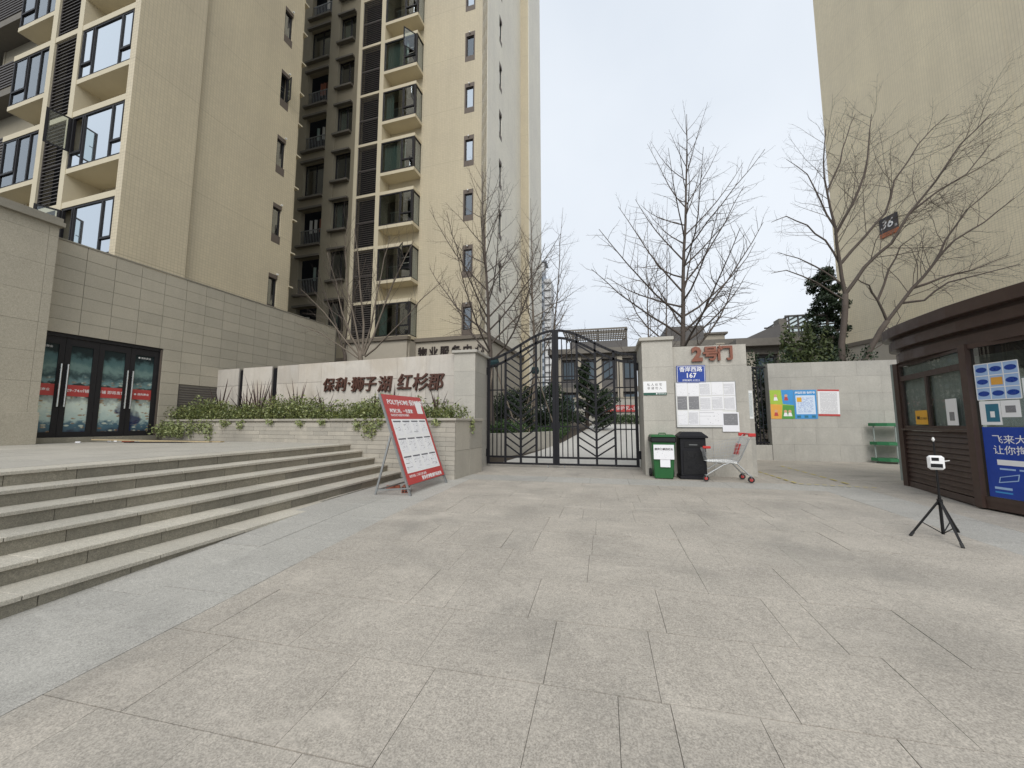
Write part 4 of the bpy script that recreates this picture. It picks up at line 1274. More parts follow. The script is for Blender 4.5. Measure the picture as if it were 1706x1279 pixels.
def louvre(parent, xf, a0, a1, z0, z1, pitch=.115, dep=0, name='louvre'):
    b = MB(xf)
    b.box(a0, a0 + .03, dep - .08, dep, z0, z1); b.box(a1 - .03, a1, dep - .08, dep, z0, z1)
    zm = (z0 + z1) / 2
    b.box(a0 + .03, a1 - .03, dep - .08, dep - .005, zm - .02, zm + .02)
    z = z0 + .03
    while z < z1 - .05:
        b.hexa([(a0 + .03, dep - .07, z + .045), (a1 - .03, dep - .07, z + .045), (a1 - .03, dep - .005, z), (a0 + .03, dep - .005, z)],
               [(a0 + .03, dep - .07, z + .065), (a1 - .03, dep - .07, z + .065), (a1 - .03, dep - .005, z + .02), (a0 + .03, dep - .005, z + .02)])
        z += pitch
    o = b.build(name, 'slat_dark', parent, stuff=True)
    MB(xf).box(a0, a1, dep - .3, dep - .28, z0, z1).build('shaft', 'room_dark', parent)
    return o

# ------------------------------------------------ left tower (front faces -b, side faces +a)
AL, BF = -13.2, 6.63
LT = thing('apartment_tower', 'tan tiled apartment tower with sky reflecting windows above shop wall', 'building', bw(AL, BF), -BETA)
fx = wxf((0, 0, 0), (1, 0, 0), (0, -1, 0))      # front: a = x (negative to the left)
sxf = wxf((0, 0, 0), (0, 1, 0), (1, 0, 0))      # side: a = y
TOP = 33.5
# core and main walls
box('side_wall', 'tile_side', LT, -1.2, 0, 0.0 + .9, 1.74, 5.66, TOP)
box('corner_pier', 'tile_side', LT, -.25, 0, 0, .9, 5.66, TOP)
box('core', 'recess_wall', LT, -9.5, -1.2, .92, 5.7, 0, TOP)
SD = -.12
# second side wall with window openings left out column by column
wy0, wy1 = 4.74, 5.14
box('side_wall', 'tile_side', LT, SD - .25, SD, 1.74, wy0, 5.4, TOP)
box('side_wall', 'tile_side', LT, SD - .25, SD, wy1, 5.68, 5.4, TOP)
zc = 5.4
for k in range(-2, 9):
    zt = 7.07 + 2.9 * k
    z0, z1 = zt - 1.62, zt
    if z0 > 5.3:
        box('side_wall', 'tile_side', LT, SD - .25, SD, wy0, wy1, zc, z0)
        xf = wxf((SD, 0, 0), (0, 1, 0), (1, 0, 0))
        for q0, q1 in ((z0, z0 + .34), (z1 - .16, z1)): MB(xf).box(wy0, wy1, -.12, .004, q0, q1).build('window_surround', 'surround', LT)
        window(LT, xf, wy0 + .02, wy1 - .02, z0 + .34, z1 - .16, (), None, .045, 'pane', -.06, open_=(0, 'R', 75) if k == 3 else None)
        MB(xf).box(wy0, wy1, -.3, -.25, z0, z1).build('room', 'room_dark', LT)
        MB(xf).tube([(wy1 - .06, .03, z1 + .03), (wy1 - .06, .1, z1 + .02)], .035, 8).build('vent_pipe', 'white_metal', LT)
        zc = z1
box('side_wall', 'tile_side', LT, SD - .25, SD, wy0, wy1, zc, TOP)
# slotted fin along the far edge
box('edge_fin', 'render_tan', LT, -.55, SD - .22, 5.68, 5.92, 0, TOP)
z = 5.35
while z < TOP:
    box('fin_ledge', 'render_tan', LT, SD - .22, SD + .02, 5.682, 5.9, z, z + .06); z += 1.45
# front grid
for x0, x1 in ((-2.88, -2.65), (-4.25, -4.0)):
    box('front_post', 'render_tan', LT, x0, x1, 0, .92, 3.0, TOP)
box('bay_side', 'render_tan', LT, -6.25, -6.05, .62, .92, 3.0, TOP)
for k in range(-1, 8):
    zt = 10.38 + 2.9 * k
    zb = zt - 1.66
    for (x0, x1, nm) in ((-2.65, -.25, 'bay'), (-6.25, -4.25, 'corner_bay')):
        box('sill_slab', 'render_tan', LT, x0, x1, .012, .92, zb - .15, zb)
        box('lintel', 'render_tan', LT, x0, x1, .012, .92, zt, zt + .18)
    box('transom_band', 'render_tan', LT, -4.0, -2.88, .01, .5, zt, zt + .17)
    louvre(LT, fx, -4.0, -2.88, zt - 2.73, zt, .12, -.05)
    op = (0, 'L', 100) if k == 0 else ((0, 'L', 115) if k == -1 else None)
    window(LT, fx, -2.65, -.25, zb, zt, (.24, .76), .3, .06, 'pane_mirror', -.03, lights=(0, 2), open_=op)
    if k == 0:
        # second casement of the same window standing open
        pass
    box('room', 'room_dark', LT, -2.65, -.25, .86, .915, zb, zt)
    window(LT, fx, -6.25, -4.25, zb, zt, (.42, .75), .3, .06, 'pane', -.03, lights=(0,))
    window(LT, wxf((-6.25, .95, 0), (0, -1, 0), (-1, 0, 0)), 0.0, .9, zb, zt, (), None, .05, 'pane', -.01)
    box('room', 'room_dark', LT, -6.05, -4.25, .86, .915, zb, zt); box('room', 'room_dark', LT, -6.16, -6.12, .08, .86, zb, zt)  # second dark panel is added to block sky seen through the bay
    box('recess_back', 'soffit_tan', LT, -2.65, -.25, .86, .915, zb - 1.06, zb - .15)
# dark recessed wing further left
wing = MB()
wing.box(-22, -9.5, 2.2, 6, 0, TOP)
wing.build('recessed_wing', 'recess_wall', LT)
for k in range(0, 8):
    zt = 9.2 + 2.9 * k
    box('balcony_slab', 'ledge_dark', LT, -16, -6.8, .3, 2.2, zt - 2.4, zt - 2.15)
    b = MB()
    for i in range(9): b.bar((-16, .32, zt - 2.05 + .11 * i), (-6.8, .32, zt - 2.05 + .11 * i), .04, .05)
    b.build('balcony_louvre', 'slat_dark', LT, stuff=True)
    window(LT, wxf((0, 2.2, 0), (1, 0, 0), (0, -1, 0)), -15.5, -9.6, zt - 2.15, zt - .1, (.25, .5, .75), None, .07, 'pane', .06)
box('wing_return', 'recess_wall', LT, -9.6, -9.5, .9, 2.25, 0, TOP)

# ------------------------------------------------ cladded shop wall with doors
SH = thing('shop_wall', 'beige granite clad shop front wall below the tiled tower', 'wall', bw(AL, 5.0), -BETA)
box('backing', 'joint', SH, -.22, -.03, 2.98, 10.1, .6, 5.66)
box('backing', 'joint', SH, -.22, -.03, -1.0, 2.98, 3.42, 5.66)
bcols = [-1.1, -.53, .03, .51 - .0] 
edges = [0.51 + .592 * i for i in range(-2, 17)]
rows = [.727 + .334 * i for i in range(0, 8)] + [3.40, 3.725, 4.05, 4.375, 4.70, 5.025, 5.35, 5.68]
rows = sorted(set(round(r, 3) for r in rows if r < 3.1)) + [3.40, 3.725, 4.05, 4.375, 4.70, 5.025, 5.35, 5.68]
for i in range(len(edges) - 1):
    e0, e1 = edges[i], min(edges[i + 1], 10.12)
    if e0 > 10.1: break
    for j in range(len(rows) - 1):
        z0, z1 = rows[j], rows[j + 1]
        y0, y1 = e0, e1
        if z1 <= 3.41 and y0 < 2.98:
            if y1 <= 3.0: continue
            y0 = 2.985
        if y0 > 3.4 and y1 < 4.7 and z0 > 1.0 and z1 < 2.45: continue
        box('granite_panel', 'clad', SH, -.03, random.uniform(-.002, .002), y0 + .005, y1 - .005, z0 + .004, z1 - .004)
box('coping', 'coping', SH, -.24, .015, -1.0, 10.13, 5.682, 5.72)
vx = wxf((0, 0, 0), (0, 1, 0), (1, 0, 0))
louvre(SH, vx, 3.474, 4.652, 1.065, 2.393, .075, -.01, 'vent_louvre')
# doors
DR = thing('shop_doors', 'dark framed glass shop doors printed with a buffet photograph and red band', 'door', bw(AL, 5.0, .75), -BETA)
dedge = [.20, .93, 1.57, 2.25, 2.93]
box('threshold', 'step_riser', DR, -.2, .06, 0.0, 2.98, -.02, .105)
box('head_frame', 'frame_dark', DR, -.2, -.04, 0.0, 2.97, 2.56, 2.65)
box('jamb', 'frame_dark', DR, -.2, -.04, 2.93, 2.975, .105, 2.56)
box('reveal', 'surround', DR, -.036, -.028, 2.93, 2.978, .105, 2.62)
for i in range(4):
    y0, y1 = dedge[i], dedge[i + 1]
    b = MB(); w = .11
    for p0, p1, q0, q1 in ((y0 + .004, y0 + w, .11, 2.55), (y1 - w, y1 - .004, .11, 2.55), (y0 + w, y1 - w, .11, .24), (y0 + w, y1 - w, 2.38, 2.55)):
        b.box(-.13, -.07, p0, p1, q0, q1)
    lf = b.build('door_leaf', 'frame_dark', DR)
    box('printed_pane', 'door_print', lf, -.105, -.095, y0 + w, y1 - w, .24, 2.38)
    bd = box('red_band', 'red_paint', lf, -.0945, -.092, y0 + w, y1 - w, 1.12, 1.40)
    s = ['● 保利商业', '29–74㎡铺', '商铺 即将发售', '● 保利商业'][i]
    text('lettering', s, .095 if i in (1, 2) else .07, 'white_print', bd, (-.0915, (y0 + y1) / 2, 1.26), (R(90), 0, R(90)), .0006, .001)
    if i in (0, 3): text('lettering', '● 保利商业', .06, 'white_print', lf, (-.0945, (y0 + y1) / 2, 2.3), (R(90), 0, R(90)), .0006)
    hy = y1 - .06 if i in (0, 2) else y0 + .06
    h = MB().tube([(-.02, hy, .85), (-.02, hy, 1.9)], .018, 8)
    for z in (1.0, 1.75): h.tube([(-.02, hy, z), (-.075, hy, z)], .01, 6)
    h.build('pull_handle', 'steel', lf)
# ------------------------------------------------ granite pier in the foreground
PR = thing('granite_pier', 'massive beige granite pier with coping beside the shop doors', 'pier', bw(-12.85, 5.4, .725), -BETA)
box('core', 'joint', PR, -3.0, -.03, -9, -.03, 0, 5.1)
rws = [.72, 1.42, 2.1, 2.78, 3.46, 4.14, 4.86, 5.12]
box('plinth', 'pier_stone', PR, -3, .02, -9, .03, 0, .72, bevel=.006)
for j in range(len(rws) - 1):
    yy = -.16
    box('granite_panel', 'pier_stone', PR, -3.0, .0, -.157, 0, rws[j] + .002, rws[j + 1] - .002)
    while yy > -8.9:
        y1 = max(-9, yy - 3.6)
        box('granite_panel', 'pier_stone', PR, -.03, random.uniform(-.002, .001), y1 + .002, yy - .002, rws[j] + .002, rws[j + 1] - .002)
        yy = y1
b = MB(); b.box(-3, .10, -9, .06, 5.12, 5.22); b.box(-3, .06, -9, .03, 5.22, 5.32); b.build('coping', 'coping', PR)

# ------------------------------------------------ main tower behind the gate
AT, BT = -6.4, 17.04
MT = thing('apartment_tower', 'tall tan apartment tower with stacked corner bay windows behind the sign wall', 'building', bw(AT, BT), -BETA)
TT = 46.0
mfx = wxf((0, 0, 0), (1, 0, 0), (0, -1, 0))
# front wall with the narrow window column
nx0, nx1 = -1.26, -.71
box('front_wall', 'tile_tan', MT, -3.72, nx0, 0, .3, 0, TT)
box('front_wall', 'tile_tan', MT, nx1, -.02, 0, .3, 0, TT)
# side wall with slit windows
sy0, sy1 = 1.85, 2.3
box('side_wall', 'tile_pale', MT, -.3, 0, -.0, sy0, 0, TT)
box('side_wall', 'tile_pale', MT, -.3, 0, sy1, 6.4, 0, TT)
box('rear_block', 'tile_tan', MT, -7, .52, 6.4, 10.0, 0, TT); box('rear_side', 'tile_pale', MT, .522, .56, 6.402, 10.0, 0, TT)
box('core', 'room_dark', MT, -3.7, -.32, .9, 6.4, 0, TT - .1)
zc = zs_ = 0
for k in range(-2, 12):
    zt = 7.05 + 2.9 * k
    z0, z1 = zt - 1.66, zt
    if z0 > 4.5:
        box('front_wall', 'tile_tan', MT, nx0, nx1, 0, .3, zc, z0)
        sr = MB(mfx); sr.box(nx0, nx1, -.12, .006, z0, z0 + .3); sr.box(nx0, nx1, -.12, .006, z1 - .22, z1)
        sr.box(nx0, nx0 + .07, -.12, .006, z0 + .3, z1 - .22); sr.box(nx1 - .05, nx1, -.12, .006, z0 + .3, z1 - .22)
        sr.build('window_surround', 'surround', MT)
        window(MT, mfx, nx0 + .07, nx1 - .05, z0 + .3, z1 - .22, (), None, .05, 'pane_mirror' if k in (3, 4, 6) else 'pane', -.05, open_=None)
        MB(mfx).tube([((nx0 + nx1) / 2, .02, z1 - .06), ((nx0 + nx1) / 2, .1, z1 - .07)], .035, 8).build('vent_pipe', 'white_metal', MT)
        zc = z1
        ssf = wxf((0, 0, 0), (0, 1, 0), (1, 0, 0))
        zz0, zz1 = z0 - .15, z1 - .15
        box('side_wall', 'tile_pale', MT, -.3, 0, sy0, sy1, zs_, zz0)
        for q0, q1 in ((zz0, zz0 + .3), (zz1 - .2, zz1)): MB(ssf).box(sy0, sy1, -.12, .006, q0, q1).build('window_surround', 'surround', MT)
        window(MT, ssf, sy0, sy1, zz0 + .3, zz1 - .2, (), None, .05, 'pane_mirror', -.05, open_=None)
        zs_ = zz1
box('front_wall', 'tile_tan', MT, nx0, nx1, 0, .3, zc, TT)
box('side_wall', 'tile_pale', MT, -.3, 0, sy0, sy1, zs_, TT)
box('room_back', 'room_dark', MT, -3.7, -.3, .5, .52, 0, TT)
# bay strip: posts, louvres and projecting corner bays
BX = [-7.35, -7.14, -5.93, -5.68, -3.71]          # post, louvre, post, bay, end
PY = -.67                                        # front plane of the strip
for x0, x1 in ((BX[0], BX[1]), (BX[2], BX[3])):
    box('front_post', 'render_tan', MT, x0, x1, PY, .3, 4.6, TT)
box('strip_back', 'render_tan', MT, BX[0], BX[4], .12, .28, 4.0, TT)
bf = wxf((0, PY, 0), (1, 0, 0), (0, -1, 0))
bsd = wxf((BX[4], 0, 0), (0, -1, 0), (1, 0, 0))
rg = random.Random(12)
for k in range(-3, 11):
    zb = 14.17 + 2.9 * k
    if zb < 5.0: continue
    zt = zb + 1.68
    for z0, z1, nm in ((zb - .17, zb, 'bay_sill'), (zt, zt + .17, 'bay_lintel')):
        box(nm, 'render_tan', MT, BX[3], BX[4] + .02, PY - .01, .115, z0, z1)
    op = (1, 'R', 55) if k == 2 else ((1, 'L', 40) if k == -2 else None)
    w = window(MT, bf, BX[3], BX[4], zb, zt, (.62,), .3, .07, 'pane', 0, lights=(1,), open_=op)
    window(MT, bsd, -.11, -PY - .07, zb, zt, (), None, .05, 'pane', 0)
    mode = rg.choice(['full', 'side', 'open', 'side'])
    if k == 0: mode = 'full'
    if mode == 'full': curtain(MT, bf, BX[3] + .1, BX[4] - .6, -.2, zb + .02, zt - .02, waves=9)
    elif mode == 'side': curtain(MT, bf, BX[3] + .1, BX[3] + .55, -.22, zb + .02, zt - .02, waves=3)
    if mode == 'open' or k == 1:
        g = MB(bf)
        for i in range(8): g.box(BX[3] + .6 + .09 * i, BX[3] + .62 + .09 * i, -.25, -.23, zb + .05, zb + .75)
        g.box(BX[3] + .5, BX[3] + 1.35, -.26, -.22, zb + .75, zb + .78)
        g.build('guard_rail', 'galv', MT)
    curtain(MT, bsd, .02, .3, -.2, zb + .02, zt - .02, 'curtain_pale', 3)
    box('room', 'room_dark', MT, BX[3], BX[4] - .3, .08, .115, zb, zt)
    z0 = 13.16 + 2.9 * k
    louvre(MT, bf, BX[1], BX[2], z0, z0 + 2.76, .115, -.04)
    box('transom_band', 'render_tan', MT, BX[1], BX[2], PY + .01, 0, z0 - .14, z0)
# recessed facade left of the strip
RY = .16
rx = wxf((0, RY, 0), (1, 0, 0), (0, -1, 0))
# columns: window -9.4..-8.3, balcony -11.6..-10.05
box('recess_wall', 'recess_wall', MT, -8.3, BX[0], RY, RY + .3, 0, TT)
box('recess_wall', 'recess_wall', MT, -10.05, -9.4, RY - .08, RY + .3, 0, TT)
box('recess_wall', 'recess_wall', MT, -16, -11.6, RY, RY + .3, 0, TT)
z1p = z2p = 0
for k in range(-3, 10):
    zt = 16.6 + 2.9 * k
    if zt < 4: continue
    box('recess_wall', 'recess_wall', MT, -9.4, -8.3, RY, RY + .3, z1p, zt - 1.75)
    window(MT, rx, -9.4, -8.3, zt - 1.75, zt, (.6,), None, .06, 'pane', -.12)
    box('window_ledge', 'ledge_dark', MT, -9.5, -8.31, RY - .24, RY - .002, zt - 1.86, zt - 1.75); box('window_ledge', 'ledge_dark', MT, -9.5, -8.31, RY - .2, RY - .002, zt, zt + .1)
    if k % 2: curtain(MT, rx, -9.3, -8.8, -.3, zt - 1.7, zt - .05, waves=4)
    z1p = zt
    zb = zt - 2.35
    box('recess_wall', 'recess_wall', MT, -11.6, -10.05, RY, RY + .3, z2p, zb)
    box('balcony_ledge', 'ledge_dark', MT, -11.75, -10.06, RY - .2, RY - .002, zb - .12, zb); box('balcony_ledge', 'ledge_dark', MT, -11.75, -10.06, RY - .16, RY - .002, zt - .2, zt - .08)
    if k in (3, 5, 0): window(MT, rx, -11.6, -10.05, zb, zt - .2, (.5,), None, .05, 'pane', -.2)
    else:
        g = MB(rx)
        for i in range(14): g.box(-11.55 + .11 * i, -11.53 + .11 * i, -.08, -.06, zb, zb + .9)
        g.box(-11.6, -10.05, -.09, -.05, zb + .9, zb + .94)
        g.build('balcony_rail', 'galv' if k % 3 else 'white_metal', MT)
        for i in range(rg.randint(1, 3)):
            x = rg.uniform(-11.3, -10.4)
            curtain(MT, rx, x, x + .22, -.35, zb + .9, zb + 1.7, rg.choice(['curtain_pale', 'curtain_green', 'letter_red']), 1).name = 'hung_laundry'
    z2p = zt - .2
box('recess_wall', 'recess_wall', MT, -9.4, -8.3, RY, RY + .3, z1p, TT); box('recess_wall', 'recess_wall', MT, -11.6, -10.05, RY, RY + .3, z2p, TT)
box('room_back', 'room_dark', MT, -15.9, BX[0], 1.4, 1.5, 0, TT)
box('roof_slab', 'render_tan', MT, -16, 0, -.5, 10, TT, TT + .4)

# property office annex
AN = thing('office_annex', 'low stone fascia annex with dark lettering under the main tower', 'building', bw(AT, BT), -BETA)
box('fascia', 'annex_stone', AN, -3.75, .08, -.08, -.005, 4.28, 5.2)
box('fascia', 'annex_stone', AN, -7.3, -3.72, -.85, -.68, 4.28, 5.2)
box('fascia_return', 'annex_stone', AN, -3.75, -3.68, -.68, -.085, 4.28, 5.2)
box('side_fascia', 'annex_stone', AN, .005, .08, -.0, 6.3, 0, 5.2)
for x0, x1, y0, y1 in ((-3.8, .2, -.2, -.002), (-7.4, -3.62, -.97, -.66), (.002, .2, 0, 6.35)):
    box('cornice', 'cornice', AN, x0, x1, y0, y1, 5.2, 5.38)
for x0, x1, y0, y1 in ((-3.74, .07, -.06, 0), (-7.25, -3.75, -.8, -.69)):
    box('glazing', 'room_dark', AN, x0, x1, y0, y1, 0, 4.1)
for x0, x1, y0, y1 in ((-3.8, .1, -.12, -.01), (-7.35, -3.64, -.92, -.67)): box('fascia_lip', 'cornice', AN, x0, x1, y0, y1, 4.1, 4.28)
box('left_wing', 'cornice', AN, -9.6, -7.4, -.3, -.05, 3.2, 4.6)
lt = thing('office_lettering', 'dark raised characters on the annex fascia behind the gate pillar', 'lettering', bw(AT, BT), -BETA)
for i, ch in enumerate('物业服务中心'):
    text('character', ch, .5, 'letter_dark', lt, (-3.28 + .6 * i, -.12, 4.66), UP, .03, .008)

# ------------------------------------------------ right tower, plain gable wall
ANG_R = R(17.8)
RD = Vector((-math.sin(ANG_R), math.cos(ANG_R), 0)); RN = Vector((-math.cos(ANG_R), -math.sin(ANG_R), 0))
far = at_z(1404, 578, 5.2)
RTn = thing('apartment_tower', 'tall cream tiled tower with a blank wall and number plaque', 'building', (far.x, far.y, 0), ANG_R)
def rt_local(px, py):
    p = on_plane(px, py, far + RN * .03, RN) - Vector((far.x, far.y, 0))
    return p.dot(RD), p.z
ye_ = rt_local(1678, 100)[0]
# local: y along wall away from the camera, x to the right (into the building)
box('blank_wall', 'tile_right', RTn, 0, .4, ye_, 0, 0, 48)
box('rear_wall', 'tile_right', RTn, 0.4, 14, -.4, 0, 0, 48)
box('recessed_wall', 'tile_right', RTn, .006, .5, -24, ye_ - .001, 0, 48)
box('core', 'room_dark', RTn, 1, 14, -24, -.5, 0, 47.9)
box('cornice', 'cornice', RTn, -.12, -.002, ye_ - .1, .05, 5.1, 5.3)
box('podium', 'annex_stone', RTn, -.06, -.002, ye_, .02, 0, 5.1)
def rt_local(px, py):
    p = on_plane(px, py, far + RN * .03, RN) - Vector((far.x, far.y, 0))
    return p.dot(RD), p.z
q = [rt_local(x, y) for x, y in ((1464.5, 366.5), (1495, 352.5), (1467, 399.5), (1497, 384))]
y0, y1 = (q[0][0] + q[2][0]) / 2, (q[1][0] + q[3][0]) / 2
zc_, hh = sum(v[1] for v in q) / 4, (q[0][1] - q[2][1] + q[1][1] - q[3][1]) / 2
pq = thing('building_plaque', 'black plaque numbered 36 with orange foot high on cream tower', 'sign', (far.x, far.y, 0), ANG_R)
ya, yb = min(y0, y1), max(y0, y1)
box('plaque', 'sign_black', pq, -.05, -.004, ya, yb, zc_ - hh * .28, zc_ + hh / 2)
box('orange_strip', 'sign_orange', pq, -.06, -.004, ya, yb, zc_ - hh / 2, zc_ - hh * .282)
wq = yb - ya
text('lettering', '36', hh * .62, 'white_print', pq, (-.053, (ya + yb) / 2 + wq * .1, zc_ + hh * .1), (R(90), 0, R(-90)), .004, .004, .25)
text('lettering', '栋', hh * .15, 'white_print', pq, (-.053, ya + wq * .1, zc_ - hh * .12), (R(90), 0, R(-90)), .004)

# ------------------------------------------------ houses beyond the garden
def villa(label, px0, px1, Y, zbase, floors, seed, pergola=None):
    rg = random.Random(seed)
    p0, p1 = at_y(px0, 640, Y), at_y(px1, 640, Y)
    h = thing('terraced_house', label, 'house', (p0.x, Y, zbase))
    W = p1.x - p0.x
    H = floors * 3.0
    box('wall', 'house_grey', h, 0, W, 0, 8, 0, H)
    n = max(2, int(W / 1.45))
    for i in range(n):
        x = W * i / n
        box('pilaster', 'house_cream', h, x + .1, x + .55, -.4, 0, 0, H - .3)
        for f in range(floors):
            x0, x1 = x + .7, x + W / n - .05
            if x1 - x0 < .4: continue
            w = box('window', 'frame_dark', h, x0, x1, -.06, 0, f * 3 + .7, f * 3 + 2.4)
            box('pane', 'far_glass', w, x0 + .06, (x0 + x1) / 2 - .03, -.07, -.06, f * 3 + .78, f * 3 + 2.32)
            box('pane', 'far_glass', w, (x0 + x1) / 2 + .03, x1 - .06, -.07, -.06, f * 3 + .78, f * 3 + 2.32)
    for f in range(floors): box('floor_band', 'house_slab', h, -.2, W + .2, -.3, 0, f * 3 + 2.55, f * 3 + 3.0)
    box('roof_slab', 'house_slab', h, -.6, W + .6, -.9, 8.4, H, H + .45)
    return h, W, H
h, W, Ht = villa('grey and cream terraced house with roof pergola seen over the gate', 926, 1062, 36, zgard(36), 2, 3)
b = MB()
p0, p1 = at_y(938, 550, 36), at_y(1045, 545, 36)
X0, X1 = p0.x - h.location.x, p1.x - h.location.x
zp = p1.z - h.location.z
pg = box('pergola_parapet', 'house_grey', h, X0 + .6, X1, .2, 5, Ht + .45, zp - 1.1)
for i in range(6):
    b.bar((X0, .1 + .9 * i, zp), (X1, .1 + .9 * i, zp), .1, .14)
for i in range(26):
    x = X0 + (X1 - X0) * i / 25
    b.bar((x, 0, zp - .12), (x, 5, zp - .12), .07, .1)
for x in (X0 + .9, (X0 + X1) / 2 + .3, X1 - .1):
    b.bar((x, .3, zp - 2), (x, .3, zp), .12); b.bar((x, 4.6, zp - 2), (x, 4.6, zp), .12)
b.build('pergola', 'house_slab', h)
b = MB()
for i in range(5): b.bar((X0 + .6, .1, zp - .3 - .16 * i), (X1, .1, zp - .3 - .16 * i), .05, .05)
b.build('pergola_screen', 'house_slab', h)
h, W, Ht = villa('low grey house with flat roofs seen behind the gate number wall', 1100, 1232, 34, zgard(34), 2, 9)
zt = at_y(1140, 541, 34).z - h.location.z
a, bq, c = [at_y(x, 550, 34).x - h.location.x for x in (1111, 1175, 1212)]
box('roof_cabin', 'house_grey', h, a, bq, .5, 4, Ht + .45, zt); box('roof_cabin', 'house_cream', h, bq + .02, c, .8, 4, Ht + .45, zt - .75); box('cabin_roof', 'house_slab', h, bq, c + .2, .6, 4.2, zt - .75, zt - .6)
h, W, Ht = villa('house with glazed roof room beside the dark evergreen tree', 1240, 1405, 27, zgard(27) - 1.05, 2, 4)
zt = at_y(1340, 523, 27).z - h.location.z
a, bq = [at_y(x, 540, 27).x - h.location.x for x in (1318, 1400)]
rr = MB()
for x in np.linspace(a, bq, 6): rr.bar((x, .3, Ht + .45), (x, .3, zt), .08); rr.bar((x, 3.5, Ht + .45), (x, 3.5, zt), .08); rr.bar((x, .2, zt), (x, 3.6, zt), .08)
for y_ in (.3, 3.5): rr.bar((a - .2, y_, zt), (bq, y_, zt), .1); rr.bar((a, y_, Ht + 1.2), (bq, y_, Ht + 1.2), .06)
g = rr.build('roof_room_frame', 'house_grey', h)
box('glazing', 'pane_clear', g, a, bq, .31, .33, Ht + .45, zt - .05); box('back_wall', 'house_cream', h, a, bq, 3.6, 3.8, Ht + .45, zt - .3)
box('chimney', 'house_slab', h, a - .5, a - .05, .4, 1.2, Ht + .4, zt - .1); box('chimney', 'house_cream', h, a - 4.2, a - 3.7, .4, 1.2, Ht + .4, zt - 1.5)
MB().hexa([(a - 3, .2, Ht + .46), (a - .52, .2, Ht + .46), (a - .52, 4, Ht + .46), (a - 3, 4, Ht + .46)], [(a - .9, .2, zt - .6), (a - .52, .2, zt - .5), (a - .52, 4, zt - .5), (a - .9, 4, zt - .6)]).build('sloped_roof', 'house_grey', h)

# far high-rise
Yf = 150
p0, p1 = at_y(893, 440, Yf), at_y(917, 440, Yf)
ft = thing('far_high_rise', 'distant grey high-rise beside the edge of tan tower', 'building', (p0.x, Yf, 0))
W = p1.x - p0.x; Hf = at_y(903, 452, Yf).z
box('block', 'far_tower', ft, 0, W * .55, 0, 10, 0, Hf); box('block', 'far_tower_pale', ft, W * .55, W, 1, 10, 0, Hf - 3)
box('roof_crown', 'far_tower_pale', ft, W * .08, W * .55, .5, 6, Hf, Hf + 4); box('crown_eave', 'far_tower', ft, 0, W * .7, 0, 7, Hf + 4, Hf + 4.6)
for f in range(int(Hf / 3.0)):
    w = box('window_band', 'far_glass', ft, W * .06, W * .5, -.1, 0, f * 3 + .9, f * 3 + 2.4)
    box('balcony', 'far_tower_pale', ft, W * .57, W * .97, .2, 1, f * 3 + .2, f * 3 + 1.1)

# low banner wall at the end of the path
bn = thing('banner_wall', 'low pale garden wall with a red slogan banner beyond gate', 'wall', (1.2, 31.5, zgard(31.5)))
x0, x1 = at_y(957, 670, 31.5).x - 1.2, at_y(1090, 670, 31.5).x - 1.2
zt = at_y(1000, 664, 31.5).z - bn.location.z
box('wall', 'concrete', bn, x0, x1, 0, .4, -.5, zt); box('coping', 'coping', bn, x0 - .1, x1 + .1, -.05, .45, zt, zt + .12)
u0, u1 = at_y(976, 680, 31.4).x - 1.2, at_y(1062, 680, 31.4).x - 1.2
zb0, zb1 = at_y(1000, 686, 31.4).z - bn.location.z, at_y(1000, 675, 31.4).z - bn.location.z
ban = thing('slogan_banner', 'long red cloth banner with pale characters on garden wall', 'banner', (1.2, 31.4, zgard(31.5)))
box('cloth', 'red_paint', ban, u0, u1, 0, .02, zb0, zb1)
text('lettering', '众志成城抗击疫情 保护家人健康', (zb1 - zb0) * .62, 'white_print', ban, ((u0 + u1) / 2, -.01, (zb0 + zb1) / 2), UP, .002)
# low wall edging the garden bed
gk = thing('garden_kerb_wall', 'low pale curved garden wall just behind the gate', 'wall', (-2.95, 11.0, 0.06))
pts = [(-3.6, 12.0), (-3.05, 12.3), (-2.6, 13.2), (-2.15, 14.6), (-1.8, 16.2)]
b = MB()
for i in range(4):
    (ax_, ay_), (bx_, by_) = pts[i], pts[i + 1]
    d_ = Vector((bx_ - ax_, by_ - ay_, 0)).normalized(); s_ = Vector((-d_.y, d_.x, 0)) * .25
    zz = lambda p: zgard(p[1]) - .06
    q = [(ax_ + 2.95, ay_ - 11), (bx_ + 2.95, by_ - 11)]
    t0, t1 = .78, .78 - .04 * (i + 1)
    lo = [(q[0][0], q[0][1], -.1), (q[1][0], q[1][1], -.1), (q[1][0] + s_.x, q[1][1] + s_.y, -.1), (q[0][0] + s_.x, q[0][1] + s_.y, -.1)]
    hi = [(x, y_, .82) for x, y_, _ in lo]
    b = MB().hexa(lo, hi); b.build('stone_block', 'pillar_stone', gk)

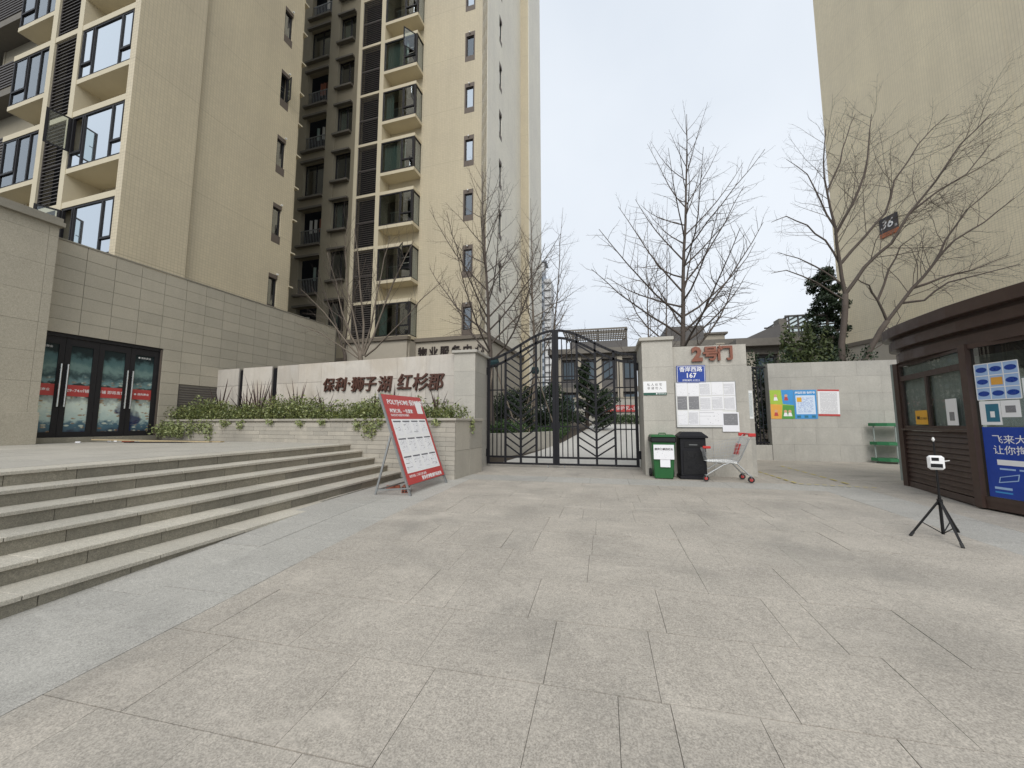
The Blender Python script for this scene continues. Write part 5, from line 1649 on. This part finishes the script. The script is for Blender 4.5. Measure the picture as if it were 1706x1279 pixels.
# ================================================================== FOLIAGE
nrng = np.random.default_rng(11)
def leaf_cloud(name, m, pts, size, parent=None, aspect=.5, stuff=False, up=.3):
    """many small pointed leaves (two triangles, slightly folded), centred on pts"""
    n = len(pts)
    pts = np.asarray(pts, float)
    d = nrng.normal(size=(n, 3)); d[:, 2] += up; d /= np.linalg.norm(d, axis=1)[:, None]
    e = nrng.normal(size=(n, 3)); e -= d * (e * d).sum(1)[:, None]; e /= np.linalg.norm(e, axis=1)[:, None]
    f = np.cross(d, e)
    L = size * nrng.uniform(.6, 1.35, size=(n, 1)); Wd = L * aspect
    v = np.empty((n, 4, 3))
    v[:, 0] = pts - d * L / 2; v[:, 1] = pts + e * Wd / 2 + f * Wd * .15; v[:, 2] = pts + d * L / 2; v[:, 3] = pts - e * Wd / 2 + f * Wd * .15
    me = bpy.data.meshes.new(name)
    me.vertices.add(n * 4); me.vertices.foreach_set('co', v.reshape(-1).astype(np.float32))
    me.loops.add(n * 4); me.polygons.add(n)
    me.loops.foreach_set('vertex_index', np.arange(n * 4, dtype=np.int32))
    me.polygons.foreach_set('loop_start', np.arange(n, dtype=np.int32) * 4)
    me.update(calc_edges=True); me.validate()
    me.materials.append(MATS[m])
    return link(name, me, parent, stuff)
def clumps(cs, n, k=.6):
    """points on and within ellipsoid clumps: (x,y,z,rx,ry,rz)"""
    out = []
    tot = sum(c[3] * c[4] + c[4] * c[5] + c[3] * c[5] for c in cs)
    for c in cs:
        m = max(8, int(n * (c[3] * c[4] + c[4] * c[5] + c[3] * c[5]) / tot))
        d = nrng.normal(size=(m, 3)); d /= np.linalg.norm(d, axis=1)[:, None]
        r = nrng.uniform(k, 1.08, size=(m, 1))
        out.append(np.array(c[:3]) + d * r * np.array(c[3:6]))
    return np.concatenate(out)
# planter ground cover
def wp(x, y, z):                                 # planter local -> world
    return (PC.x + x * math.cos(-ANG) - y * math.sin(-ANG), PC.y + x * math.sin(-ANG) + y * math.cos(-ANG), z)
rg = random.Random(4)
cs, cs2 = [], []
x = -.35
while x > -LEN + .1:
    for yy in (.2, .55, .9):
        h = rg.uniform(.18, .4) + .07 * math.sin(x * 2.1)
        cs.append((*wp(x + rg.uniform(-.1, .1), yy + rg.uniform(-.1, .1), 1.31 + h * .45), rg.uniform(.2, .32), rg.uniform(.2, .3), h))
    x -= .24
trail = [-.45, -1.0, -1.9, -2.1, -2.3, -2.55, -3.6, -4.3, -5.3, -6.4, -7.0, -7.6, -8.0, -8.4, -8.9, -9.3, -9.7]
for t in trail:
    deep = rg.uniform(.12, .3) + (.25 if t in (-2.1, -2.3) or t < -7.5 else 0)
    cs2.append((*wp(t, -.05, 1.30 - deep * .5), .13 if t > -7 else .22, .07, deep * .55))
cs2.append((*wp(.03, .75, 1.15), .05, .12, .2))
for t in (-8.8, -9.3, -9.8): cs2.append((*wp(t, -.15, 1.0), .35, .25, .22))
a = clumps(cs, 24000, .5); leaf_cloud('planter_shrubs', 'leaf_mid', a, .06, aspect=.5, stuff=True)['label'] = 'low leafy green shrubs filling the stone planter'
a = np.concatenate([clumps(cs2, 3200, .3), clumps(cs, 4200, .9)])
leaf_cloud('trailing_vines', 'leaf_pale', a, .062, aspect=.62, stuff=True)['label'] = 'pale variegated vines trailing over the planter edge'
# red cordylines
def cordyline(label, px, py, hpx, seed, n=13):
    rg = random.Random(seed)
    base = on_plane(px, py, PC + Vector((0, .95, 0)), sw_n)
    o = thing('spiky_plant', label, 'plant', (base.x, base.y, 1.3), rg.uniform(0, 6), 'spiky plants in the planter')
    H = hpx / 650 * base.length * 1.45
    for i in range(n):
        az = 6.283 * i / n + rg.uniform(-.3, .3)
        el = R(rg.uniform(42, 86)); L = H * rg.uniform(.7, 1.12)
        d = Vector((math.cos(az) * math.cos(el), math.sin(az) * math.cos(el), math.sin(el)))
        s = Vector((-math.sin(az), math.cos(az), 0))
        vs = []
        for t in (0, .3, .65, 1.0):
            p = d * (L * t) + Vector((0, 0, -.18 * L * t * t * math.cos(el)))
            w = (.016, .024, .016, .001)[[0, .3, .65, 1.0].index(t)]
            vs += [p - s * w, p + Vector((0, 0, -.006)), p + s * w]
        b = MB(); b.add(vs, [f for j in range(3) for f in ((3 * j, 3 * j + 1, 3 * j + 4, 3 * j + 3), (3 * j + 1, 3 * j + 2, 3 * j + 5, 3 * j + 4))])
        b.build('leaf', 'cordyline', o)
SPK = ['spiky dark red plant before the sign wall end by the vent', 'spiky dark red plant between the two dark wall slots', 'spiky dark red plant between the two dark wall slots',
       'spiky dark red plant before the dark slot by plain panels', 'largest spiky dark red plant fanned before plain wall panels', 'spiky dark red plant under the first brown character',
       'spiky dark red plant under the middle of brown lettering', 'spiky dark red plant in the gap between the lettering halves', 'spiky dark red plant just above the advert board', 'spiky dark red plant under the last brown character']
for i, (px, py, h) in enumerate(((367, 672, 38), (412, 668, 34), (432, 668, 44), (453, 668, 36), (496, 666, 46), (542, 664, 34), (625, 664, 34), (655, 664, 40), (689, 664, 30), (729, 662, 38))):
    cordyline(SPK[i], px, py, h, 40 + i)

# ================================================================== BARE TREES
def branch_path(p, d, L, rg, up=.0, wob=.12, n=5):
    pts = [Vector(p)]
    d = Vector(d).normalized()
    for i in range(n):
        d = (d + Vector((rg.gauss(0, wob), rg.gauss(0, wob), rg.gauss(0, wob) + up))).normalized()
        pts.append(pts[-1] + d * (L / n))
    return pts
def perp(d, az):
    d = d.normalized(); a = d.orthogonal().normalized(); b = d.cross(a)
    return a * math.cos(az) + b * math.sin(az)
def sub(mb, pts, r0, rg, level, spread, up, step, lfac, mat_n=3, minL=.08):
    """side shoots along a branch, recursively"""
    tot = sum((pts[i + 1] - pts[i]).length for i in range(len(pts) - 1))
    s = tot * .18 + rg.uniform(0, step)
    while s < tot * .98:
        acc = 0
        for i in range(len(pts) - 1):
            l = (pts[i + 1] - pts[i]).length
            if acc + l >= s: break
            acc += l
        t = (s - acc) / max(l, 1e-6)
        p = pts[i].lerp(pts[i + 1], min(1, t)); d = (pts[i + 1] - pts[i]).normalized()
        az = rg.uniform(0, 6.283)
        dd = d * math.cos(spread) + perp(d, az) * math.sin(spread)
        L = tot * lfac * (1.05 - .55 * s / tot) * rg.uniform(.6, 1.2)
        if L > minL:
            rr = max(.003, r0 * (1 - .6 * s / tot) * .48)
            q = branch_path(p, dd, L, rg, up, .14, 4)
            mb.tube(q, [rr * (1 - .7 * k / 4) for k in range(5)], mat_n, False)
            if level > 0:
                sub(mb, q, rr, rg, level - 1, spread, up, step * .8, lfac * .95, 3, minL)
        s += step * rg.uniform(.7, 1.35)
def leader_tree(label, base, top, seed, r=.09, h0=.22, nl=26, lmax=.42, lean=0.0, bark='bark', wrap=False, group=None, dens=1.0):
    """straight leader with whorls of ascending limbs"""
    rg = random.Random(seed)
    base, top = Vector(base), Vector(top)
    o = thing('bare_tree', label, 'tree', base, 0, group)
    ax_ = top - base; H = ax_.length
    tp_ = [Vector((0, 0, 0))]
    nseg = 12
    for i in range(1, nseg + 1):
        f = i / nseg
        tp_.append(ax_ * f + Vector((rg.gauss(0, .025), rg.gauss(0, .025), 0)) * (1 if i < nseg else 0))
    MB().tube(tp_, [max(.006, r * (1 - .93 * (i / nseg) ** .85)) for i in range(nseg + 1)], 9).build('trunk', bark, o, smooth=True)
    tw = MB(); lm = MB()
    for k in range(nl):
        f = h0 + (.97 - h0) * k / nl + rg.uniform(-.01, .01)
        i = min(nseg - 1, int(f * nseg)); p = tp_[i].lerp(tp_[i + 1], f * nseg - i)
        az = k * 2.399 + rg.uniform(-.4, .4)
        L = H * lmax * ((1 - f) ** .75) * rg.uniform(.75, 1.15) + .25
        el = R(rg.uniform(12, 34) + 26 * f)
        d = Vector((math.cos(az) * math.cos(el), math.sin(az) * math.cos(el), math.sin(el)))
        q = branch_path(p, d, L, rg, .085, .06, 6)
        rr = max(.006, r * (1 - .9 * f) * .48)
        lm.tube(q, [rr * (1 - .8 * t / 6) for t in range(7)], 5, False)
        sub(tw, q, rr, rg, 1, R(52), .06, .15 / dens, .36, 3, .09)
    lm.build('limbs', bark, o, smooth=True)
    tw.build('twigs', 'twig', o, stuff=True)
    if wrap:
        MB().tube([(0, 0, H * wrap - .18), (0, 0, H * wrap - .05), (0, 0, H * wrap + .12)], [r * 1.5, r * 1.9, r * 1.4], 9).build('trunk_wrap', 'cloth_green', o)
        w = MB()
        for az in (0.4, 2.5, 4.6):
            w.tube([(0, 0, H * wrap), (1.1 * math.cos(az), 1.1 * math.sin(az), 0)], .03, 6)
        w.build('support_stake', 'bark_pale', o)
    return o
def tree_at(px, py_top, Y, z0=None):
    t = at_y(px, py_top, Y)
    return t
GT = 'bare garden trees'
def lt_(label, pxb, pxt, pyt, Y, seed, **k):
    b = at_y(pxb, 700, Y); t = at_y(pxt, pyt, Y)
    return leader_tree(label, (b.x, Y, zgard(Y) - .03), t, seed, **k)
lt_('tall bare tree behind gate pillar before the tan tower corner', 822, 803, 275, 13.2, 3, r=.11, nl=34, lmax=.47, h0=.3, wrap=.3, dens=.85)
lt_('slender bare tree with pale trunk behind the gate top', 892, 884, 330, 17.5, 5, r=.10, nl=28, lmax=.38, bark='bark_pale', h0=.3, wrap=.28)
lt_('thin bare tree leaning beside the distant high-rise', 912, 938, 345, 23, 8, r=.09, nl=20, lmax=.3, h0=.3, dens=.8)
lt_('tallest bare tree rising right behind the gate number wall', 1131, 1144, 190, 12.6, 13, r=.11, nl=40, lmax=.47, h0=.26, wrap=.27, dens=.8)
lt_('small thin bare tree behind the tallest bare tree', 1080, 1078, 360, 19, 17, r=.06, nl=18, lmax=.28, h0=.25, dens=.8)
lt_('very slender bare tree close behind the tallest tree trunk', 1108, 1112, 330, 21, 19, r=.06, nl=18, lmax=.22, h0=.25, dens=.8)

def stem_tree(label, Y, stems, seed, z0, lv=2, step=.3, lf=.42, up=.05, bark='bark', spread=48):
    """main stems traced as limbs of a real tree, each at its own depth; shoots grow from them"""
    rg = random.Random(seed)
    P = []
    for st in stems:
        dy0, dy1 = st[0]
        pts = st[1]
        P.append(([at_y(x, y_, Y + dy0 + (dy1 - dy0) * i / (len(pts) - 1)) for i, (x, y_) in enumerate(pts)], st[2], st[3]))
    base = P[0][0][0]
    o = thing('bare_tree', label, 'tree', (base.x, base.y, z0))
    off = Vector((base.x, base.y, z0))
    first = True
    tw = MB(); lm = MB()
    for pts, r0, r1 in P:
        q = [p - off for p in pts]
        if first:
            q = [Vector((q[0].x, q[0].y, 0))] + q
            first = False
        # smooth by subdivision
        s = []
        for i in range(len(q) - 1):
            s += [q[i], q[i].lerp(q[i + 1], .5) + Vector((rg.gauss(0, .02), rg.gauss(0, .02), rg.gauss(0, .02)))]
        s.append(q[-1])
        n = len(s) - 1
        rad = [r0 + (r1 - r0) * i / n for i in range(n + 1)]
        (MB().tube(s, rad, 9).build('trunk', bark, o, smooth=True) if r0 >= .1 else lm.tube(s, rad, 6, False))
        if r0 < .1: sub(tw, s, (r0 + r1) * .5, rg, lv, R(spread), up, step, lf, 3, .12)
    lm.build('limbs', bark, o, smooth=True)
    tw.build('twigs', 'twig', o, stuff=True)
    return o
Yr = 15.0
stem_tree('wide spreading bare tree behind poster wall before cream tower', Yr, [
    ((0, 0), [(1403, 600), (1406, 540), (1408, 490)], .10, .085),
    ((0, -.5), [(1408, 490), (1398, 430), (1392, 380), (1378, 320), (1372, 270), (1376, 215)], .06, .012),
    ((0, .6), [(1392, 390), (1420, 340), (1440, 290), (1447, 240), (1452, 190)], .05, .01),
    ((0, -.8), [(1408, 490), (1440, 445), (1485, 405), (1515, 355), (1560, 300), (1600, 240), (1650, 190)], .06, .012),
    ((0, .8), [(1515, 355), (1560, 320), (1610, 290), (1650, 240)], .04, .01),
    ((0, .5), [(1400, 440), (1440, 395), (1475, 355), (1490, 300), (1530, 240), (1580, 190)], .05, .01),
    ((0, -.6), [(1399, 440), (1375, 400), (1345, 375), (1310, 360), (1285, 370)], .035, .008),
    ((0, .5), [(1410, 480), (1370, 450), (1330, 430), (1295, 420)], .035, .008),
    ((0, -.9), [(1407, 500), (1360, 470), (1310, 450), (1285, 455)], .03, .008),
    ((0, .3), [(1392, 380), (1365, 330), (1345, 290), (1310, 265)], .035, .008),
    ((0, .9), [(1378, 320), (1400, 270), (1410, 230), (1425, 190)], .03, .008),
], 5, zgard(15), 2, .22, .46)
stem_tree('leaning forked bare tree beside kiosk roof behind poster wall', Yr + .6, [
    ((0, 0), [(1440, 600), (1462, 560), (1478, 535)], .101, .08),
    ((0, -.5), [(1478, 535), (1520, 480), (1555, 440), (1590, 400), (1640, 370), (1690, 330)], .055, .012),
    ((0, .6), [(1520, 480), (1570, 462), (1620, 450), (1680, 425)], .045, .01),
    ((0, -.6), [(1478, 535), (1462, 500), (1448, 475), (1425, 462)], .045, .012),
    ((0, .7), [(1462, 500), (1480, 450), (1500, 410), (1540, 380)], .04, .01),
    ((0, -.8), [(1500, 505), (1540, 500), (1580, 470), (1640, 455), (1700, 440)], .04, .01),
    ((0, .5), [(1555, 440), (1575, 400), (1610, 350), (1670, 300)], .04, .01),
    ((0, .2), [(1450, 585), (1480, 565), (1500, 530), (1490, 500)], .02, .006),
], 6, zgard(15), 2, .22, .46)
stem_tree('many stemmed bare shrub tree behind the sign wall lettering', 13.0, [
    ((0, 0), [(602, 604), (600, 585)], .105, .08),
    ((0, -.4), [(600, 590), (585, 560), (570, 520), (560, 470), (545, 420)], .05, .01),
    ((0, .4), [(604, 590), (606, 540), (600, 480), (596, 420), (590, 380)], .05, .01),
    ((0, .5), [(606, 592), (622, 560), (640, 510), (665, 450), (690, 400)], .05, .01),
    ((0, -.5), [(608, 594), (640, 565), (665, 540), (700, 500), (735, 470)], .035, .008),
    ((0, .6), [(600, 595), (570, 560), (540, 520), (500, 480)], .04, .008),
    ((0, -.3), [(598, 598), (565, 575), (535, 555), (500, 540)], .03, .008),
    ((0, .3), [(604, 592), (618, 545), (628, 490), (640, 430), (650, 390)], .04, .008),
    ((0, -.6), [(602, 592), (592, 540), (578, 480), (575, 420), (580, 360)], .04, .008),
], 7, .1, 1, .26, .42, up=.09, spread=32, bark='bark_pale')
stem_tree('bare shrub stems beside the tan tower lower wall', 15.0, [
    ((0, 0), [(575, 604), (572, 580)], .105, .06),
    ((0, .4), [(572, 585), (560, 540), (545, 500), (530, 450)], .04, .008),
    ((0, -.4), [(574, 585), (580, 540), (590, 490), (610, 430)], .04, .008),
], 9, .1, 1, .3, .42, up=.09, spread=34)

# ================================================================== EVERGREENS, HEDGES
def leafy_tree(label, base, H, cs, n, size, m, seed, name='evergreen_tree', cat='tree', r=.12, aspect=.4):
    o = thing(name, label, cat, base)
    MB().tube([(0, 0, -.1), (.03, 0, H * .5), (0, .02, H * .92)], [r, r * .7, r * .2], 8).build('trunk', 'bark', o)
    rg = random.Random(seed)
    lb = MB()
    for c in cs:
        lb.tube([(0, 0, max(.2, c[2] - .5 * c[5])), (c[0], c[1], c[2])], [r * .4, r * .12], 5, False)
    lb.build('limbs', 'bark', o)
    leaf_cloud('crown', m, clumps(cs, n, .35), size, o, aspect)
    return o
def crown_cs(H, R_, seed, n=26, z0=.25, cone=True):
    rg = random.Random(seed); out = []
    for i in range(n):
        f = z0 + (1 - z0) * (i + .5) / n
        rad = R_ * ((1 - f) * 1.25 + .08 if cone else math.sqrt(max(.05, 1 - ((f - .55) / .5) ** 2)))
        az = rg.uniform(0, 6.28); q = rg.uniform(.2, .85) * rad
        s = rg.uniform(.28, .5) * R_ * (.6 if cone else .8) * (.85 if n > 60 else 1)
        out.append((q * math.cos(az), q * math.sin(az), f * H, s, s, s * .7))
    return out
b = at_y(1383, 600, 22.0); tpz = at_y(1385, 452, 22.0).z
leafy_tree('dark dense evergreen tree at the corner of cream tower', (b.x, 22.0, zgard(22)), tpz - .5, crown_cs(tpz - zgard(22), 1.05, 2, 110, .15, False), 22000, .15, 'leaf_dark', 2)
for i, (px, pt, Y, R_, lab) in enumerate(((978, 606, 25, 1.3, 'dark conical conifer standing on the lawn behind gate centre'),)):
    p = at_y(px, 690, Y); t = at_y(px, pt, Y)
    leafy_tree(lab, (p.x, Y, zgard(Y)), t.z - zgard(Y), crown_cs(t.z - zgard(Y), R_, 30 + i, 30, .1), 6000, .2, 'leaf_dark', 8 + i, 'conifer_tree')
p = at_y(845, 690, 16)
leafy_tree('round dark evergreen shrub behind the hinged gate leaf at planter', (p.x, 16, zgard(16)), 2.1, crown_cs(2.1, 1.3, 44, 22, .2, False), 5000, .12, 'leaf_dark', 5, 'evergreen_shrub', 'shrub', .05)
p = at_y(885, 690, 19)
leafy_tree('dark evergreen shrub in the garden behind gate centre post', (p.x, 19, zgard(19)), 2.3, crown_cs(2.3, 1.4, 45, 22, .2, False), 5000, .14, 'leaf_dark', 6, 'evergreen_shrub', 'shrub', .05)
p = at_y(1004, 690, 24)
leafy_tree('loose dark evergreen shrub beside the path near the banner wall', (p.x, 24, zgard(24)), 2.2, crown_cs(2.2, 1.3, 48, 24, .15, False), 4500, .15, 'leaf_dark', 12, 'evergreen_shrub', 'shrub', .05)
p = at_y(925, 690, 22)
leafy_tree('broad dark evergreen shrub beyond the gate at path edge', (p.x, 22, zgard(22)), 2.6, crown_cs(2.6, 1.6, 46, 24, .2, False), 5000, .15, 'leaf_dark', 9, 'evergreen_shrub', 'shrub', .05)
def hedge(label, x0, x1, y0, y1, z0f, h, n, size, m, seed):
    rg = random.Random(seed); cs = []
    k = max(3, int((x1 - x0) * 2.2)); j = max(1, int((y1 - y0) * 1.6))
    for i in range(k):
        for q in range(j):
            x = x0 + (x1 - x0) * (i + .5) / k; y_ = y0 + (y1 - y0) * (q + .5) / j
            hh = h * rg.uniform(.85, 1.1)
            cs.append((x, y_, z0f(y_) + hh * .5, .36, .4, hh * .52))
    o = leaf_cloud('hedge', m, clumps(cs, n, .5), size, aspect=.5)
    return tag(o, label, 'hedge')
hedge('clipped green hedge on the bed behind the gate', -5.2, -2.9, 12.6, 15.0, lambda y_: .75, .55, 9000, .07, 'leaf_hedge', 1)
hedge('low clipped hedge beside the pale path beyond gate', -3.2, -1.9, 16.6, 22, zgard, .7, 8000, .09, 'leaf_hedge', 2)
hedge('green hedge in front of the red banner wall', 0.0, 5.0, 29.8, 31.0, zgard, .75, 5000, .11, 'leaf_hedge', 3)
hedge('dark hedge along the garden side of the gate wall', 1.5, 2.9, 11.3, 14.5, zgard, 1.1, 6000, .08, 'leaf_hedge', 4)
hedge('leafy evergreen hedge showing over the poster wall slot', 3.4, 8.6, 14.4, 15.1, lambda y_: .3, 3.05, 16000, .1, 'leaf_dark', 5)
hedge('olive bamboo clump behind poster wall before the house', 6.6, 8.4, 16.0, 17.2, lambda y_: .3, 4.3, 6000, .16, 'leaf_olive', 6)
